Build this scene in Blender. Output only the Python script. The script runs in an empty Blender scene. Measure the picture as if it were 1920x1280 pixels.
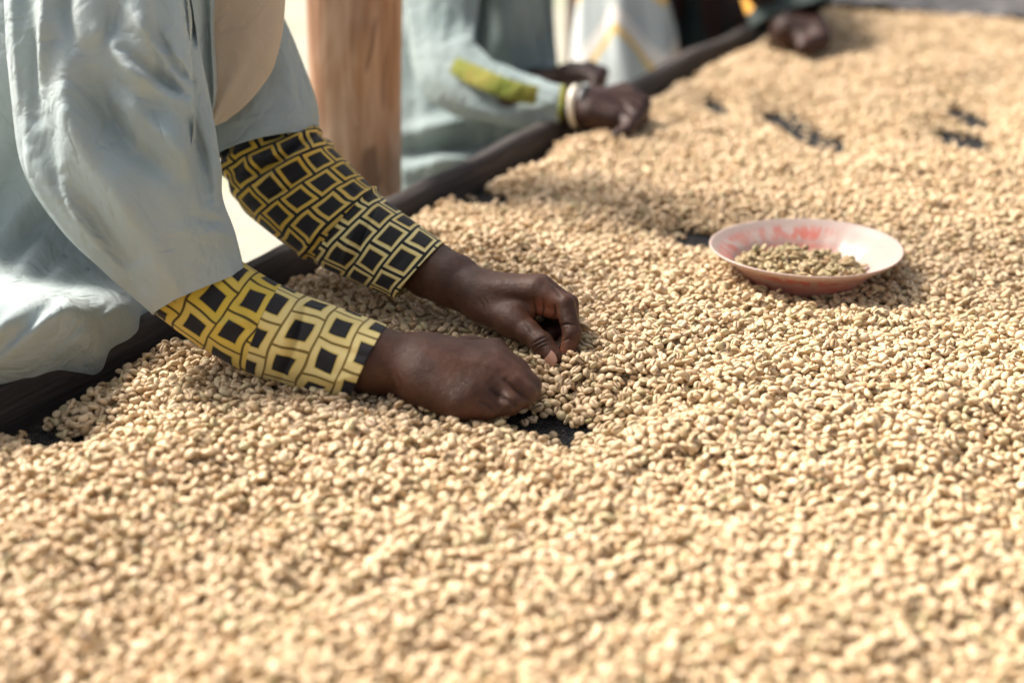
import bpy, bmesh, math, random
import numpy as np
from mathutils import Vector, Matrix, noise

random.seed(7)
RNG = np.random.default_rng(11)
scene = bpy.context.scene
COL = scene.collection
R = math.radians

# ------------------------------------------------------------------ camera
CAM_Z = 0.54
PITCH = R(22.0)
FPX = 1920 * 50 / 36.0
cam_data = bpy.data.cameras.new("camera")
cam_data.lens = 50
cam_data.sensor_width = 36
cam_data.clip_start = 0.05
cam_data.clip_end = 400
cam_data.dof.use_dof = True
cam_data.dof.focus_distance = 1.34
cam_data.dof.aperture_fstop = 2.5
cam_data.dof.aperture_blades = 0
cam = bpy.data.objects.new("camera", cam_data)
COL.objects.link(cam)
cam.location = (0, 0, CAM_Z)
cam.rotation_euler = (math.pi / 2 - PITCH, 0, 0)
scene.camera = cam

# ------------------------------------------------------------------ world, sun, exposure
SUN_EL, SUN_AZ = 45.0, -58.0        # azimuth measured from +Y towards +X
world = bpy.data.worlds.new("World")
scene.world = world
world.use_nodes = True
wn = world.node_tree
wn.nodes.clear()
sky = wn.nodes.new("ShaderNodeTexSky")
sky.sky_type = 'NISHITA'
sky.sun_disc = False
sky.sun_elevation = R(SUN_EL)
sky.sun_rotation = R(SUN_AZ)
sky.dust_density = 7.0
sky.air_density = 1.0
sky.ozone_density = 0.6
bg = wn.nodes.new("ShaderNodeBackground")
bg.inputs[1].default_value = 0.11
wo = wn.nodes.new("ShaderNodeOutputWorld")
hs = wn.nodes.new("ShaderNodeHueSaturation")          # hazy, nearly white sky
hs.inputs["Saturation"].default_value = 0.45
wn.links.new(sky.outputs[0], hs.inputs["Color"])
wn.links.new(hs.outputs[0], bg.inputs[0])
wn.links.new(bg.outputs[0], wo.inputs[0])
sun_d = bpy.data.lights.new("sun", 'SUN')
sun_d.energy = 5.0
sun_d.angle = R(15)
sun_d.color = (1.0, 0.915, 0.825)
sun = bpy.data.objects.new("sun", sun_d)
COL.objects.link(sun)
sdir = Vector((math.sin(R(SUN_AZ)) * math.cos(R(SUN_EL)), math.cos(R(SUN_AZ)) * math.cos(R(SUN_EL)), math.sin(R(SUN_EL))))
sun.rotation_euler = sdir.to_track_quat('Z', 'Y').to_euler()
sun.location = (-2, 2, 4)
scene.view_settings.view_transform = 'Standard'
scene.view_settings.look = 'None'
scene.view_settings.exposure = 0.78
scene.view_settings.gamma = 1.0
scene.view_settings.use_curve_mapping = False

# ------------------------------------------------------------------ measuring helpers
SN, CN = math.sin(PITCH), math.cos(PITCH)

def PD(px, py, d):
    """point seen at photograph coordinate px, py at depth d metres"""
    u = (px - 960) / FPX
    v = (py - 640) / FPX
    return Vector((d * u, d * (CN - v * SN), CAM_Z - d * (SN + v * CN)))

def PZ(px, py, z=0.02):
    v = (py - 640) / FPX
    return PD(px, py, (CAM_Z - z) / (SN + v * CN))

VIEW = Vector((0, CN, -SN))

def tag(o, label=None, cat=None, group=None, kind=None):
    if label: o["label"] = label
    if cat: o["category"] = cat
    if group: o["group"] = group
    if kind: o["kind"] = kind
    return o

def empty(name, loc=(0, 0, 0)):
    o = bpy.data.objects.new(name, None)
    o.empty_display_size = 0.05
    o.location = loc
    COL.objects.link(o)
    return o

def mesh_obj(name, verts, faces, mat=None, parent=None, smooth=True):
    me = bpy.data.meshes.new(name)
    me.from_pydata([tuple(v) for v in verts], [], [tuple(f) for f in faces])
    if smooth:
        me.polygons.foreach_set("use_smooth", [True] * len(me.polygons))
    me.update()
    o = bpy.data.objects.new(name, me)
    COL.objects.link(o)
    if mat: me.materials.append(mat)
    if parent is not None:
        o.parent = parent
        o.matrix_parent_inverse = Matrix.Translation(-Vector(parent.location))
    return o

# ------------------------------------------------------------------ materials
class NB:
    """tiny node builder"""
    def __init__(self, name):
        self.m = bpy.data.materials.new(name)
        self.m.use_nodes = True
        self.t = self.m.node_tree
        self.t.nodes.clear()
        self.out = self.t.nodes.new("ShaderNodeOutputMaterial")
        self.p = self.t.nodes.new("ShaderNodeBsdfPrincipled")
        self.t.links.new(self.p.outputs[0], self.out.inputs[0])
    def n(self, typ, **kw):
        nd = self.t.nodes.new(typ)
        for k, v in kw.items(): setattr(nd, k, v)
        return nd
    def set(self, sock, v):
        if hasattr(v, "bl_idname") or isinstance(v, bpy.types.NodeSocket):
            self.t.links.new(v, sock)
        else:
            sock.default_value = v
    def math(self, op, a, b=None, c=None, clamp=False):
        nd = self.n("ShaderNodeMath", operation=op, use_clamp=clamp)
        self.set(nd.inputs[0], a)
        if b is not None: self.set(nd.inputs[1], b)
        if c is not None: self.set(nd.inputs[2], c)
        return nd.outputs[0]
    def mix(self, f, a, b, blend='MIX'):
        nd = self.n("ShaderNodeMix", data_type='RGBA', blend_type=blend)
        self.set(nd.inputs[0], f)
        self.set(nd.inputs[6], a if not isinstance(a, tuple) else (*a[:3], 1))
        self.set(nd.inputs[7], b if not isinstance(b, tuple) else (*b[:3], 1))
        return nd.outputs[2]
    def noise(self, vec, scale, detail=3, rough=0.5, dist=0.0):
        nd = self.n("ShaderNodeTexNoise")
        if vec is not None: self.t.links.new(vec, nd.inputs["Vector"])
        nd.inputs["Scale"].default_value = scale
        nd.inputs["Detail"].default_value = detail
        nd.inputs["Roughness"].default_value = rough
        nd.inputs["Distortion"].default_value = dist
        return nd.outputs[0]
    def ramp(self, f, stops):
        nd = self.n("ShaderNodeValToRGB")
        self.set(nd.inputs[0], f)
        el = nd.color_ramp.elements
        while len(el) < len(stops): el.new(0.5)
        for e, (p, c) in zip(el, stops):
            e.position = p
            e.color = (*c, 1) if isinstance(c, tuple) else (c, c, c, 1)
        return nd.outputs[0]
    def coord(self, which="Object"):
        return self.n("ShaderNodeTexCoord").outputs[which]
    def mapping(self, vec, scale=(1, 1, 1), rot=(0, 0, 0)):
        nd = self.n("ShaderNodeMapping")
        self.t.links.new(vec, nd.inputs[0])
        nd.inputs["Scale"].default_value = scale
        nd.inputs["Rotation"].default_value = rot
        return nd.outputs[0]
    def bump(self, h, strength, dist, prev=None):
        nd = self.n("ShaderNodeBump")
        nd.inputs["Strength"].default_value = strength
        nd.inputs["Distance"].default_value = dist
        self.t.links.new(h, nd.inputs["Height"])
        if prev is not None: self.t.links.new(prev, nd.inputs["Normal"])
        return nd.outputs[0]
    def P(self, **kw):
        names = dict(color="Base Color", rough="Roughness", normal="Normal", spec="Specular IOR Level", sss="Subsurface Weight",
                     sssr="Subsurface Radius", ssss="Subsurface Scale", sheen="Sheen Weight", sheenr="Sheen Roughness", trans="Transmission Weight")
        for k, v in kw.items():
            if isinstance(v, tuple) and k == "color": v = (*v[:3], 1)
            self.set(self.p.inputs[names[k]], v)
        return self.m
    def translucent(self, color, fac):
        tr = self.n("ShaderNodeBsdfTranslucent")
        self.set(tr.inputs[0], color if not isinstance(color, tuple) else (*color[:3], 1))
        ms = self.n("ShaderNodeMixShader")
        self.set(ms.inputs[0], fac)
        self.t.links.new(self.p.outputs[0], ms.inputs[1])
        self.t.links.new(tr.outputs[0], ms.inputs[2])
        self.t.links.new(ms.outputs[0], self.out.inputs[0])

def mat_bean(name, light, dark, warm, instanced=True, tint=(0.36, 0.20, 0.08)):
    b = NB(name)
    if instanced:
        at = b.n("ShaderNodeAttribute", attribute_type='INSTANCER', attribute_name="tone")
        sp = b.n("ShaderNodeSeparateXYZ"); b.t.links.new(at.outputs["Vector"], sp.inputs[0])
        r1, r2 = sp.outputs[0], sp.outputs[1]
    else:
        oi = b.n("ShaderNodeObjectInfo")
        r1 = oi.outputs["Random"]
        r2 = b.math('FRACT', b.math('MULTIPLY', r1, 37.31))
    c = b.ramp(r1, [(0.0, dark), (0.35, light), (0.8, tuple(min(1, x * 1.08) for x in light)), (1.0, warm)])
    c = b.mix(b.math('MULTIPLY', b.math('GREATER_THAN', r2, 0.90), 0.5), c, tint)
    c = b.mix(b.math('MULTIPLY', b.math('LESS_THAN', r2, 0.10), 0.4), c, (0.40, 0.40, 0.20))
    oc = b.coord("Object")
    n1 = b.noise(oc, 420, 3, 0.6)
    c = b.mix(b.math('MULTIPLY', b.math('SUBTRACT', n1, 0.42, clamp=True), 0.8), c, tuple(x * 0.7 for x in light))
    ga = b.n("ShaderNodeAttribute", attribute_name="groove")
    c = b.mix(b.math('MULTIPLY', ga.outputs["Fac"], 0.9), c, (0.12, 0.06, 0.025))
    nb = b.noise(oc, 900, 3, 0.6)
    return b.P(color=c, rough=0.52, normal=b.bump(nb, 0.25, 0.0006), spec=0.35, sss=0.0)

M_BEAN = mat_bean("parchment_bean", (0.61, 0.46, 0.285), (0.36, 0.24, 0.11), (0.64, 0.48, 0.325))
M_BEAN1 = mat_bean("loose_bean", (0.61, 0.46, 0.285), (0.36, 0.24, 0.11), (0.64, 0.48, 0.325), instanced=False)
M_BEAN2 = mat_bean("plate_bean", (0.37, 0.29, 0.155), (0.25, 0.185, 0.085), (0.40, 0.27, 0.15), instanced=False)

b = NB("bean_gap_shade_fill")  # dark brown paints the shade in gaps between the beans
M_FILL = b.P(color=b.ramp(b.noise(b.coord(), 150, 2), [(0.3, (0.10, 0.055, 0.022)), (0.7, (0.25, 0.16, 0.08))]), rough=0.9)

b = NB("black_netting")
M_NET = b.P(color=b.ramp(b.noise(b.coord(), 90, 2), [(0.3, (0.014, 0.014, 0.014)), (0.8, (0.06, 0.057, 0.053))]), rough=0.32)

# weathered wood
def mat_wood(name, c0, c1, c2, sc=(60, 6, 60), bumpd=0.002, rough=0.75):
    b = NB(name)
    uv = b.coord("UV")
    mp = b.mapping(uv, sc)
    g = b.noise(mp, 1.0, 5, 0.65, 0.4)
    g2 = b.noise(b.mapping(uv, (sc[0] * 3.3, sc[1] * 1.6, 1)), 1.0, 3, 0.6)
    c = b.ramp(g, [(0.30, c0), (0.52, c1), (0.75, c2)])
    c = b.mix(b.math('MULTIPLY', g2, 0.35), c, c0)
    hh = b.math('ADD', g, b.math('MULTIPLY', g2, 0.5))
    return b.P(color=c, rough=rough, normal=b.bump(hh, 0.8, bumpd))
M_RAIL = mat_wood("dark_weathered_wood", (0.012, 0.009, 0.008), (0.034, 0.025, 0.022), (0.11, 0.085, 0.075), (110, 5, 1), 0.004)

b = NB("peeled_trunk_wood")
uv = b.coord("UV")
g = b.noise(b.mapping(uv, (22, 2.2, 1)), 1.0, 5, 0.6, 0.6)
g3 = b.noise(b.mapping(uv, (6, 3.0, 1)), 1.0, 3, 0.55, 1.2)
c = b.ramp(g, [(0.32, (0.19, 0.085, 0.04)), (0.5, (0.38, 0.205, 0.11)), (0.66, (0.54, 0.35, 0.235))])
c = b.mix(b.ramp(g3, [(0.5, 0.0), (0.68, 0.75)]), c, (0.62, 0.45, 0.33))
c = b.mix(b.ramp(b.noise(b.mapping(uv, (9, 7, 1)), 1.0, 2, 0.5, 0.8), [(0.63, 0.0), (0.70, 0.7)]), c, (0.13, 0.055, 0.025))
M_TRUNK = b.P(color=c, rough=0.6, normal=b.bump(g, 0.7, 0.004))

# skin
def mat_skin(name, base, light):
    b = NB(name)
    oc = b.coord("Object")
    n1 = b.noise(oc, 28, 4, 0.6)
    n2 = b.noise(oc, 120, 3, 0.6)
    c = b.mix(b.ramp(n1, [(0.35, 0.0), (0.7, 1.0)]), base, light)
    pa = b.n("ShaderNodeAttribute", attribute_name="palm")
    c = b.mix(b.math('MULTIPLY', pa.outputs["Fac"], 0.85), c, (0.30, 0.10, 0.05))
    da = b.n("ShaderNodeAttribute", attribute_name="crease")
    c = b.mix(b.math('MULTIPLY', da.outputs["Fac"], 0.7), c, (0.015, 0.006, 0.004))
    vo = b.n("ShaderNodeTexVoronoi", feature='DISTANCE_TO_EDGE')
    b.t.links.new(b.mapping(oc, (1, 2.2, 1.3), (0.3, 0.5, 0.2)), vo.inputs["Vector"])
    vo.inputs["Scale"].default_value = 480
    wr = b.math('MINIMUM', vo.outputs["Distance"], 0.15)
    nrm = b.bump(wr, 0.55, 0.0014)
    nrm = b.bump(n2, 0.5, 0.0016, nrm)
    nrm = b.bump(b.noise(oc, 700, 2, 0.6), 0.35, 0.0005, nrm)
    b.set(b.p.inputs["Subsurface Radius"], (0.9, 0.3, 0.15))
    b.set(b.p.inputs["Subsurface Scale"], 0.004)
    return b.P(color=c, rough=b.ramp(n2, [(0.3, 0.38), (0.7, 0.52)]), normal=nrm, spec=0.30, sss=0.08)
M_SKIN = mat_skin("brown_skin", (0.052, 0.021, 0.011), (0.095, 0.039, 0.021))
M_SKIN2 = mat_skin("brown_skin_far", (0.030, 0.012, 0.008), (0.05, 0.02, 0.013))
b = NB("fingernail")
M_NAIL = b.P(color=(0.36, 0.19, 0.125), rough=0.32)

def mat_cloth(name, c0, c1, scale=6, trans=0.12, weave=0.5):
    b = NB(name)
    oc = b.coord("Object")
    uv = b.coord("UV")
    n = b.noise(oc, scale, 4, 0.55)
    col = b.mix(b.ramp(n, [(0.35, 0.0), (0.68, 1.0)]), c0, c1)
    wv1 = b.math('SINE', b.math('MULTIPLY', b.n("ShaderNodeSeparateXYZ").outputs[0], 1.0))
    sp = [x for x in b.t.nodes if x.bl_idname == "ShaderNodeSeparateXYZ"][-1]
    b.t.links.new(uv, sp.inputs[0])
    w1 = b.math('SINE', b.math('MULTIPLY', sp.outputs[0], 7500))
    w2 = b.math('SINE', b.math('MULTIPLY', sp.outputs[1], 7500))
    w = b.math('MULTIPLY', w1, w2)
    cr = b.math('ABSOLUTE', b.math('SUBTRACT', b.noise(oc, 13, 3, 0.55, 0.8), 0.5))
    cr2 = b.math('ABSOLUTE', b.math('SUBTRACT', b.noise(oc, 34, 3, 0.55, 0.6), 0.5))
    nrm = b.bump(b.math('MINIMUM', cr, 0.11), 0.55, 0.030)
    nrm = b.bump(b.math('MINIMUM', cr2, 0.10), 0.40, 0.010, nrm)
    nrm = b.bump(w, weave * 0.3, 0.0003, nrm)
    b.P(color=col, rough=0.95, normal=nrm, spec=0.08, sheen=0.1)
    b.translucent(col, trans)
    return b.m
M_COAT = mat_cloth("grey_blue_cotton", (0.36, 0.43, 0.435), (0.44, 0.495, 0.49))
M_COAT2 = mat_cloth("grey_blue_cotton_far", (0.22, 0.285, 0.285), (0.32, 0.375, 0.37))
M_SCARF = mat_cloth("beige_cotton", (0.78, 0.66, 0.53), (0.84, 0.73, 0.60), trans=0.5)
M_DARKCL = mat_cloth("dark_lining", (0.03, 0.035, 0.035), (0.05, 0.055, 0.05), trans=0.0)
M_STRIPE = mat_cloth("chartreuse_trim", (0.15, 0.185, 0.035), (0.22, 0.19, 0.045), scale=28, trans=0.0)

def mat_print(name, pitch, frame_in, gold, cream, cream_at, thin=False, shear=0.0, seed=0.0, wob_amt=0.007):
    g0 = 0.055 if thin else 0.035
    """black cotton printed with offset rows of framed squares"""
    b = NB(name)
    uv = b.coord("UV")
    sp = b.n("ShaderNodeSeparateXYZ"); b.t.links.new(uv, sp.inputs[0])
    wob = b.n("ShaderNodeTexNoise"); b.t.links.new(uv, wob.inputs["Vector"])
    wob.inputs["Scale"].default_value = 22; wob.inputs["Detail"].default_value = 1
    ws = b.n("ShaderNodeSeparateColor"); b.t.links.new(wob.outputs[1], ws.inputs[0])
    u = b.math('ADD', sp.outputs[0], b.math('MULTIPLY', b.math('SUBTRACT', ws.outputs[0], 0.5), wob_amt))
    v = b.math('ADD', sp.outputs[1], b.math('MULTIPLY', b.math('SUBTRACT', ws.outputs[1], 0.5), wob_amt))
    # the cuff is a separate piece: its print starts afresh at the seam
    cuff = b.math('GREATER_THAN', b.math('ADD', sp.outputs[0], b.math('MULTIPLY', sp.outputs[1], 0.12)), cream_at)
    u = b.math('ADD', u, b.math('MULTIPLY', cuff, pitch * 0.37))
    v = b.math('ADD', v, b.math('MULTIPLY', cuff, pitch * 0.31))
    U = b.math('DIVIDE', b.math('ADD', u, 3.0 + seed), pitch)
    colid = b.math('FLOOR', U)
    off = b.math('MULTIPLY', b.math('MODULO', colid, 2.0), 0.5)
    V = b.math('ADD', b.math('DIVIDE', b.math('ADD', v, 3.0), pitch * 0.98), off)
    fu = b.math('FRACT', U); fv = b.math('FRACT', V)
    e = b.math('MINIMUM', b.math('MINIMUM', fu, b.math('SUBTRACT', 1.0, fu)), b.math('MINIMUM', fv, b.math('SUBTRACT', 1.0, fv)))
    frame = b.math('MULTIPLY', b.math('GREATER_THAN', e, g0), b.math('LESS_THAN', e, frame_in))
    # thin inner line of dark gold round each black square
    edge = b.math('MULTIPLY', b.math('GREATER_THAN', e, frame_in - 0.035), b.math('LESS_THAN', e, frame_in))
    cell = b.n("ShaderNodeTexWhiteNoise", noise_dimensions='2D')
    cx = b.n("ShaderNodeCombineXYZ")
    b.t.links.new(colid, cx.inputs[0]); b.t.links.new(b.math('FLOOR', V), cx.inputs[1])
    b.t.links.new(cx.outputs[0], cell.inputs["Vector"])
    cf = b.math('SUBTRACT', sp.outputs[0], cream_at)
    cf = b.math('ADD', b.math('MULTIPLY', cuff, 0.75), b.math('MULTIPLY', cell.outputs[0], 0.35), clamp=True)
    fc = b.mix(cf, gold, cream)
    fc = b.mix(b.math('MULTIPLY', edge, 0.6), fc, tuple(x * 0.75 for x in gold))
    gapc = b.mix(cf, (0.05, 0.032, 0.008), (0.20, 0.13, 0.03)) if not thin else (0.013, 0.012, 0.012)
    isgap = b.math('LESS_THAN', e, g0)
    dark = b.mix(isgap, (0.012, 0.011, 0.013), gapc)
    col = b.mix(frame, dark, fc)
    nrm = b.bump(b.noise(b.coord(), 60, 4, 0.6), 0.35, 0.003)
    w = b.math('MULTIPLY', b.math('SINE', b.math('MULTIPLY', sp.outputs[0], 6500)), b.math('SINE', b.math('MULTIPLY', sp.outputs[1], 6500)))
    nrm = b.bump(w, 0.15, 0.0003, nrm)
    return b.P(color=col, rough=0.75, normal=nrm, spec=0.3, sheen=0.1)
M_PRINT_NEAR = mat_print("near_sleeve_print", 0.0335, 0.235, (0.62, 0.43, 0.04), (0.72, 0.585, 0.25), 0.150, wob_amt=0.013)
M_PRINT_FAR = mat_print("far_sleeve_print", 0.0315, 0.185, (0.68, 0.42, 0.045), (0.78, 0.66, 0.30), 0.175, thin=True, wob_amt=0.009, seed=0.012)

# enamel / plastic plate
b = NB("stained_white_plastic")
uv = b.coord("UV")
sp = b.n("ShaderNodeSeparateXYZ"); b.t.links.new(uv, sp.inputs[0])
ang, rad = sp.outputs[0], sp.outputs[1]          # angle 0..1, profile 0..1
streak = b.noise(b.mapping(uv, (42, 4.5, 1)), 1.0, 3, 0.6, 0.6)
patch = b.noise(b.mapping(uv, (7, 3, 1)), 1.0, 2, 0.5)
fine = b.noise(b.mapping(uv, (120, 18, 1)), 1.0, 2, 0.5)
def band(c0, w):
    d = b.math('ABSOLUTE', b.math('SUBTRACT', rad, c0))
    return b.math('SUBTRACT', 1.0, b.math('DIVIDE', d, w), clamp=True)
s1 = b.math('MULTIPLY', b.ramp(streak, [(0.42, 0.0), (0.56, 1.0)]), b.ramp(band(0.82, 0.13), [(0.1, 0.0), (0.6, 1.0)]))
s1 = b.math('MULTIPLY', s1, b.ramp(patch, [(0.30, 0.25), (0.55, 1.0)]))
s2 = b.math('MULTIPLY', b.ramp(band(0.68, 0.07), [(0.0, 0.0), (0.8, 0.9)]), b.ramp(patch, [(0.36, 0.15), (0.52, 1.0)]))
s2 = b.math('MULTIPLY', s2, b.ramp(fine, [(0.3, 0.6), (0.6, 1.0)]))
# the side turned to the camera's right is worn clean
clean = b.ramp(b.math('ABSOLUTE', b.math('SUBTRACT', b.math('FRACT', b.math('ADD', ang, 0.5)), 0.5)), [(0.10, 0.08), (0.2, 1.0)])
st = b.math('MULTIPLY', b.math('MAXIMUM', s1, s2), clean)
col = b.mix(b.math('MULTIPLY', st, 0.85), (0.54, 0.42, 0.365), (0.58, 0.13, 0.09))
wash = b.math('MULTIPLY', b.ramp(band(0.60, 0.12), [(0.0, 0.0), (1.0, 0.6)]), clean)
col = b.mix(wash, col, (0.74, 0.34, 0.27))
b.P(color=col, rough=0.38, spec=0.45)
b.translucent(b.mix(0.5, col, (0.85, 0.45, 0.35)), 0.13)
M_PLATE = b.m

b = NB("pale_dust_ground")
oc = b.coord("Object")
g = b.noise(oc, 1.1, 5, 0.6)
c = b.ramp(b.noise(oc, 9, 5, 0.6), [(0.3, (0.29, 0.275, 0.22)), (0.7, (0.37, 0.355, 0.29))])
c = b.mix(b.ramp(g, [(0.52, 0.0), (0.66, 0.45)]), c, (0.21, 0.26, 0.12))
M_GROUND = b.P(color=c, rough=0.95, normal=b.bump(b.noise(oc, 30, 4), 0.4, 0.02))

# ------------------------------------------------------------------ table frame in rail coordinates
A0 = PZ(0, 742, 0.04); B0 = PZ(1430, 46, 0.04)
A0 = Vector((A0.x, A0.y, 0)); B0 = Vector((B0.x, B0.y, 0))
S_AX = (B0 - A0).normalized()                     # along the rail, away from the camera
T_AX = Vector((S_AX.y, -S_AX.x, 0))               # across the table
S_MIN, S_MAX, T_MAX = -0.60, 2.50, 1.14

def ST(s, t, z=0.0):
    p = A0 + S_AX * s + T_AX * t
    return Vector((p.x, p.y, z))

def to_st(p):
    d = Vector((p[0], p[1], 0)) - A0
    return d.dot(S_AX), d.dot(T_AX)

# ------------------------------------------------------------------ ground
def build_ground():
    v, f = [], []
    n = 24
    xs = np.linspace(-60, 60, n); ys = np.linspace(-60, 60, n)
    for y in ys:
        for x in xs:
            v.append((x, y, -0.80 + 0.03 * noise.noise((x * 0.15, y * 0.15, 0))))
    for j in range(n - 1):
        for i in range(n - 1):
            a = j * n + i
            f.append((a, a + 1, a + n + 1, a + n))
    o = mesh_obj("ground", v, f, M_GROUND)
    tag(o, kind="structure")
build_ground()

# ------------------------------------------------------------------ beams and posts
def beam(name, p0, p1, w, h, mat, parent, nseg=60, wob=0.006, seed=0.0, up=Vector((0, 0, 1)), rnd=0.25, sag=None, taper=1.0):
    """rough squared timber swept from p0 to p1"""
    ax = (p1 - p0); L = ax.length; ax.normalize()
    side = ax.cross(up).normalized()
    u2 = side.cross(ax)
    nr = 20
    prof = []
    for k in range(nr):
        a = 2 * math.pi * (k + 0.5) / nr
        c, s = math.cos(a), math.sin(a)
        q = (abs(c) ** 5 + abs(s) ** 5) ** (-1 / 5)
        q = q * (1 - rnd) + rnd * 1.0
        prof.append((c * q * w / 2, s * q * h / 2))
    v, f, uvs = [], [], []
    for i in range(nseg + 1):
        t = i / nseg
        c = p0 + ax * (L * t)
        c = c + u2 * (wob * 1.4 * noise.noise((t * L * 3.1 + seed, 0.3, seed))) + side * (wob * 1.8 * noise.noise((t * L * 2.3, 5.7, seed)))
        if sag: c = c + u2 * sag(t)
        for k, (a, bb) in enumerate(prof):
            j = 1 + 0.07 * noise.noise((t * L * 6 + seed, k * 0.9, 2.2)) + 0.025 * noise.noise((t * L * 30, k * 2.9, seed))
            tp = taper + (1 - taper) * min(1, t * 1.6)
            v.append(c + side * a * j * tp + u2 * bb * j)
            uvs.append((k / nr * 2 * (w + h), t * L))
    for i in range(nseg):
        for k in range(nr):
            k2 = (k + 1) % nr
            f.append((i * nr + k, i * nr + k2, (i + 1) * nr + k2, (i + 1) * nr + k))
    f.append(tuple(range(nr - 1, -1, -1)))
    f.append(tuple(range(nseg * nr, (nseg + 1) * nr)))
    o = mesh_obj(name, v, f, mat, parent)
    uvl = o.data.uv_layers.new(name="UVMap")
    for li, l in enumerate(o.data.loops):
        uvl.data[li].uv = uvs[l.vertex_index]
    return o

table = empty("drying_table", ST(0.9, 0.5, -0.8))
tag(table, "raised drying table with dark wooden rails and black netting under the coffee beans", "table")
RAIL_H = 0.085
def rail_sag(t):
    return 0.0
beam("side_rail", ST(S_MIN - 0.2, -0.017, 0.036 - RAIL_H / 2), ST(S_MAX + 0.25, -0.024, 0.042 - RAIL_H / 2), 0.036, RAIL_H, M_RAIL, table, 160, 0.007, 3.0, taper=0.72)
beam("side_rail", ST(S_MIN - 0.2, T_MAX + 0.05, 0.02 - RAIL_H / 2), ST(S_MAX + 0.25, T_MAX + 0.05, 0.02 - RAIL_H / 2), 0.062, RAIL_H, M_RAIL, table, 80, 0.008, 9.0)
beam("end_rail", ST(S_MAX + 0.05, 0.0, 0.03 - RAIL_H / 2), ST(S_MAX + 0.05, T_MAX + 0.015, 0.03 - RAIL_H / 2), 0.07, RAIL_H, M_RAIL, table, 50, 0.008, 5.0)
for s in (-0.55, 0.55, 1.6, 2.6):
    for t in (-0.0, T_MAX + 0.03):
        beam("leg", ST(s, t, -0.84), ST(s, t, -0.045), 0.06, 0.06, M_RAIL, table, 14, 0.006, s * 3 + t, up=Vector((0, 1, 0)))
for s in (-0.3, 0.4, 1.1, 1.8):
    beam("cross_bar", ST(s, 0.0, -0.035), ST(s, T_MAX, -0.035), 0.04, 0.04, M_RAIL, table, 14, 0.004, s * 7)

def build_net():
    v, f = [], []
    pitch = 0.0042; w = 0.0006
    def strip(p, q, nvec, z):
        i = len(v)
        for e in (p, q):
            v.append((e.x - nvec.x * w, e.y - nvec.y * w, z))
            v.append((e.x, e.y, z + 0.0009))
            v.append((e.x + nvec.x * w, e.y + nvec.y * w, z))
        f.append((i, i + 1, i + 4, i + 3)); f.append((i + 1, i + 2, i + 5, i + 4)); f.append((i, i + 3, i + 5, i + 2))
    t = 0.0
    while t < T_MAX + 0.03:
        j = random.uniform(-0.0004, 0.0004)
        strip(ST(S_MIN - 0.1, t + j), ST(S_MAX + 0.05, t + j + random.uniform(-0.001, 0.001)), T_AX, -0.0022)
        t += pitch
    s = S_MIN - 0.1
    while s < S_MAX + 0.05:
        j = random.uniform(-0.0004, 0.0004)
        strip(ST(s + j, 0.0), ST(s + j + random.uniform(-0.001, 0.001), T_MAX + 0.03), S_AX, -0.0014)
        s += pitch
    o = mesh_obj("netting", v, f, M_NET, table, smooth=False)
    o["kind"] = "stuff"
build_net()

def build_shade_sheet():  # added dark sheet in place of the shaded ground below the net
    v, f = [], []
    ns, nt = 60, 24
    for i in range(ns + 1):
        for j in range(nt + 1):
            s = S_MIN - 0.1 + (S_MAX - S_MIN + 0.15) * i / ns; t = -0.005 + (T_MAX + 0.03) * j / nt
            v.append(ST(s, t, -0.0075 + 0.002 * noise.noise((s * 9, t * 9, 0))))
    for i in range(ns):
        for j in range(nt):
            a = i * (nt + 1) + j
            f.append((a, a + nt + 1, a + nt + 2, a + 1))
    b = NB("speckled_shade_paint")  # dark tone and pale specks paint shaded ground showing between wires
    m = b.P(color=b.ramp(b.noise(b.coord(), 160, 3, 0.7), [(0.36, (0.03, 0.027, 0.025)), (0.55, (0.28, 0.24, 0.20)), (0.72, (0.55, 0.47, 0.38))]), rough=0.9)
    mesh_obj("under_net_shade_sheet", v, f, m, table)
build_shade_sheet()

# dark shade net hanging in folds beyond the far end of the beans
def build_end_net():
    v, f = [], []
    nu, nv = 90, 16
    for i in range(nu + 1):
        t = -0.12 + (T_MAX + 0.3) * i / nu
        for j in range(nv + 1):
            q = j / nv
            s = S_MAX - 0.005 + 0.40 * q
            z = 0.034 + 0.02 * math.sin(q * 3.1) + 0.018 * noise.noise((t * 7, q * 5, 1.3)) + 0.010 * noise.noise((t * 19, q * 9, 4.3)) - 0.30 * max(0, q - 0.55) ** 1.5
            v.append(ST(s + 0.02 * noise.noise((t * 6, 3.1, q)), t, z))
    for i in range(nu):
        for j in range(nv):
            a = i * (nv + 1) + j
            f.append((a, a + 1, a + nv + 2, a + nv + 1))
    b = NB("dark_shade_cloth")
    oc = b.coord()
    m = b.P(color=b.ramp(b.noise(oc, 25, 4, 0.6), [(0.35, (0.02, 0.02, 0.021)), (0.6, (0.07, 0.065, 0.065)), (0.8, (0.16, 0.14, 0.14))]), rough=0.6)
    o = mesh_obj("cover_sheet", v, f, m)
    tag(o, "dark grey sheet bunched over the far end of the drying table", "cover")
    sm = o.modifiers.new("thick", 'SOLIDIFY'); sm.thickness = 0.002
build_end_net()

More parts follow.
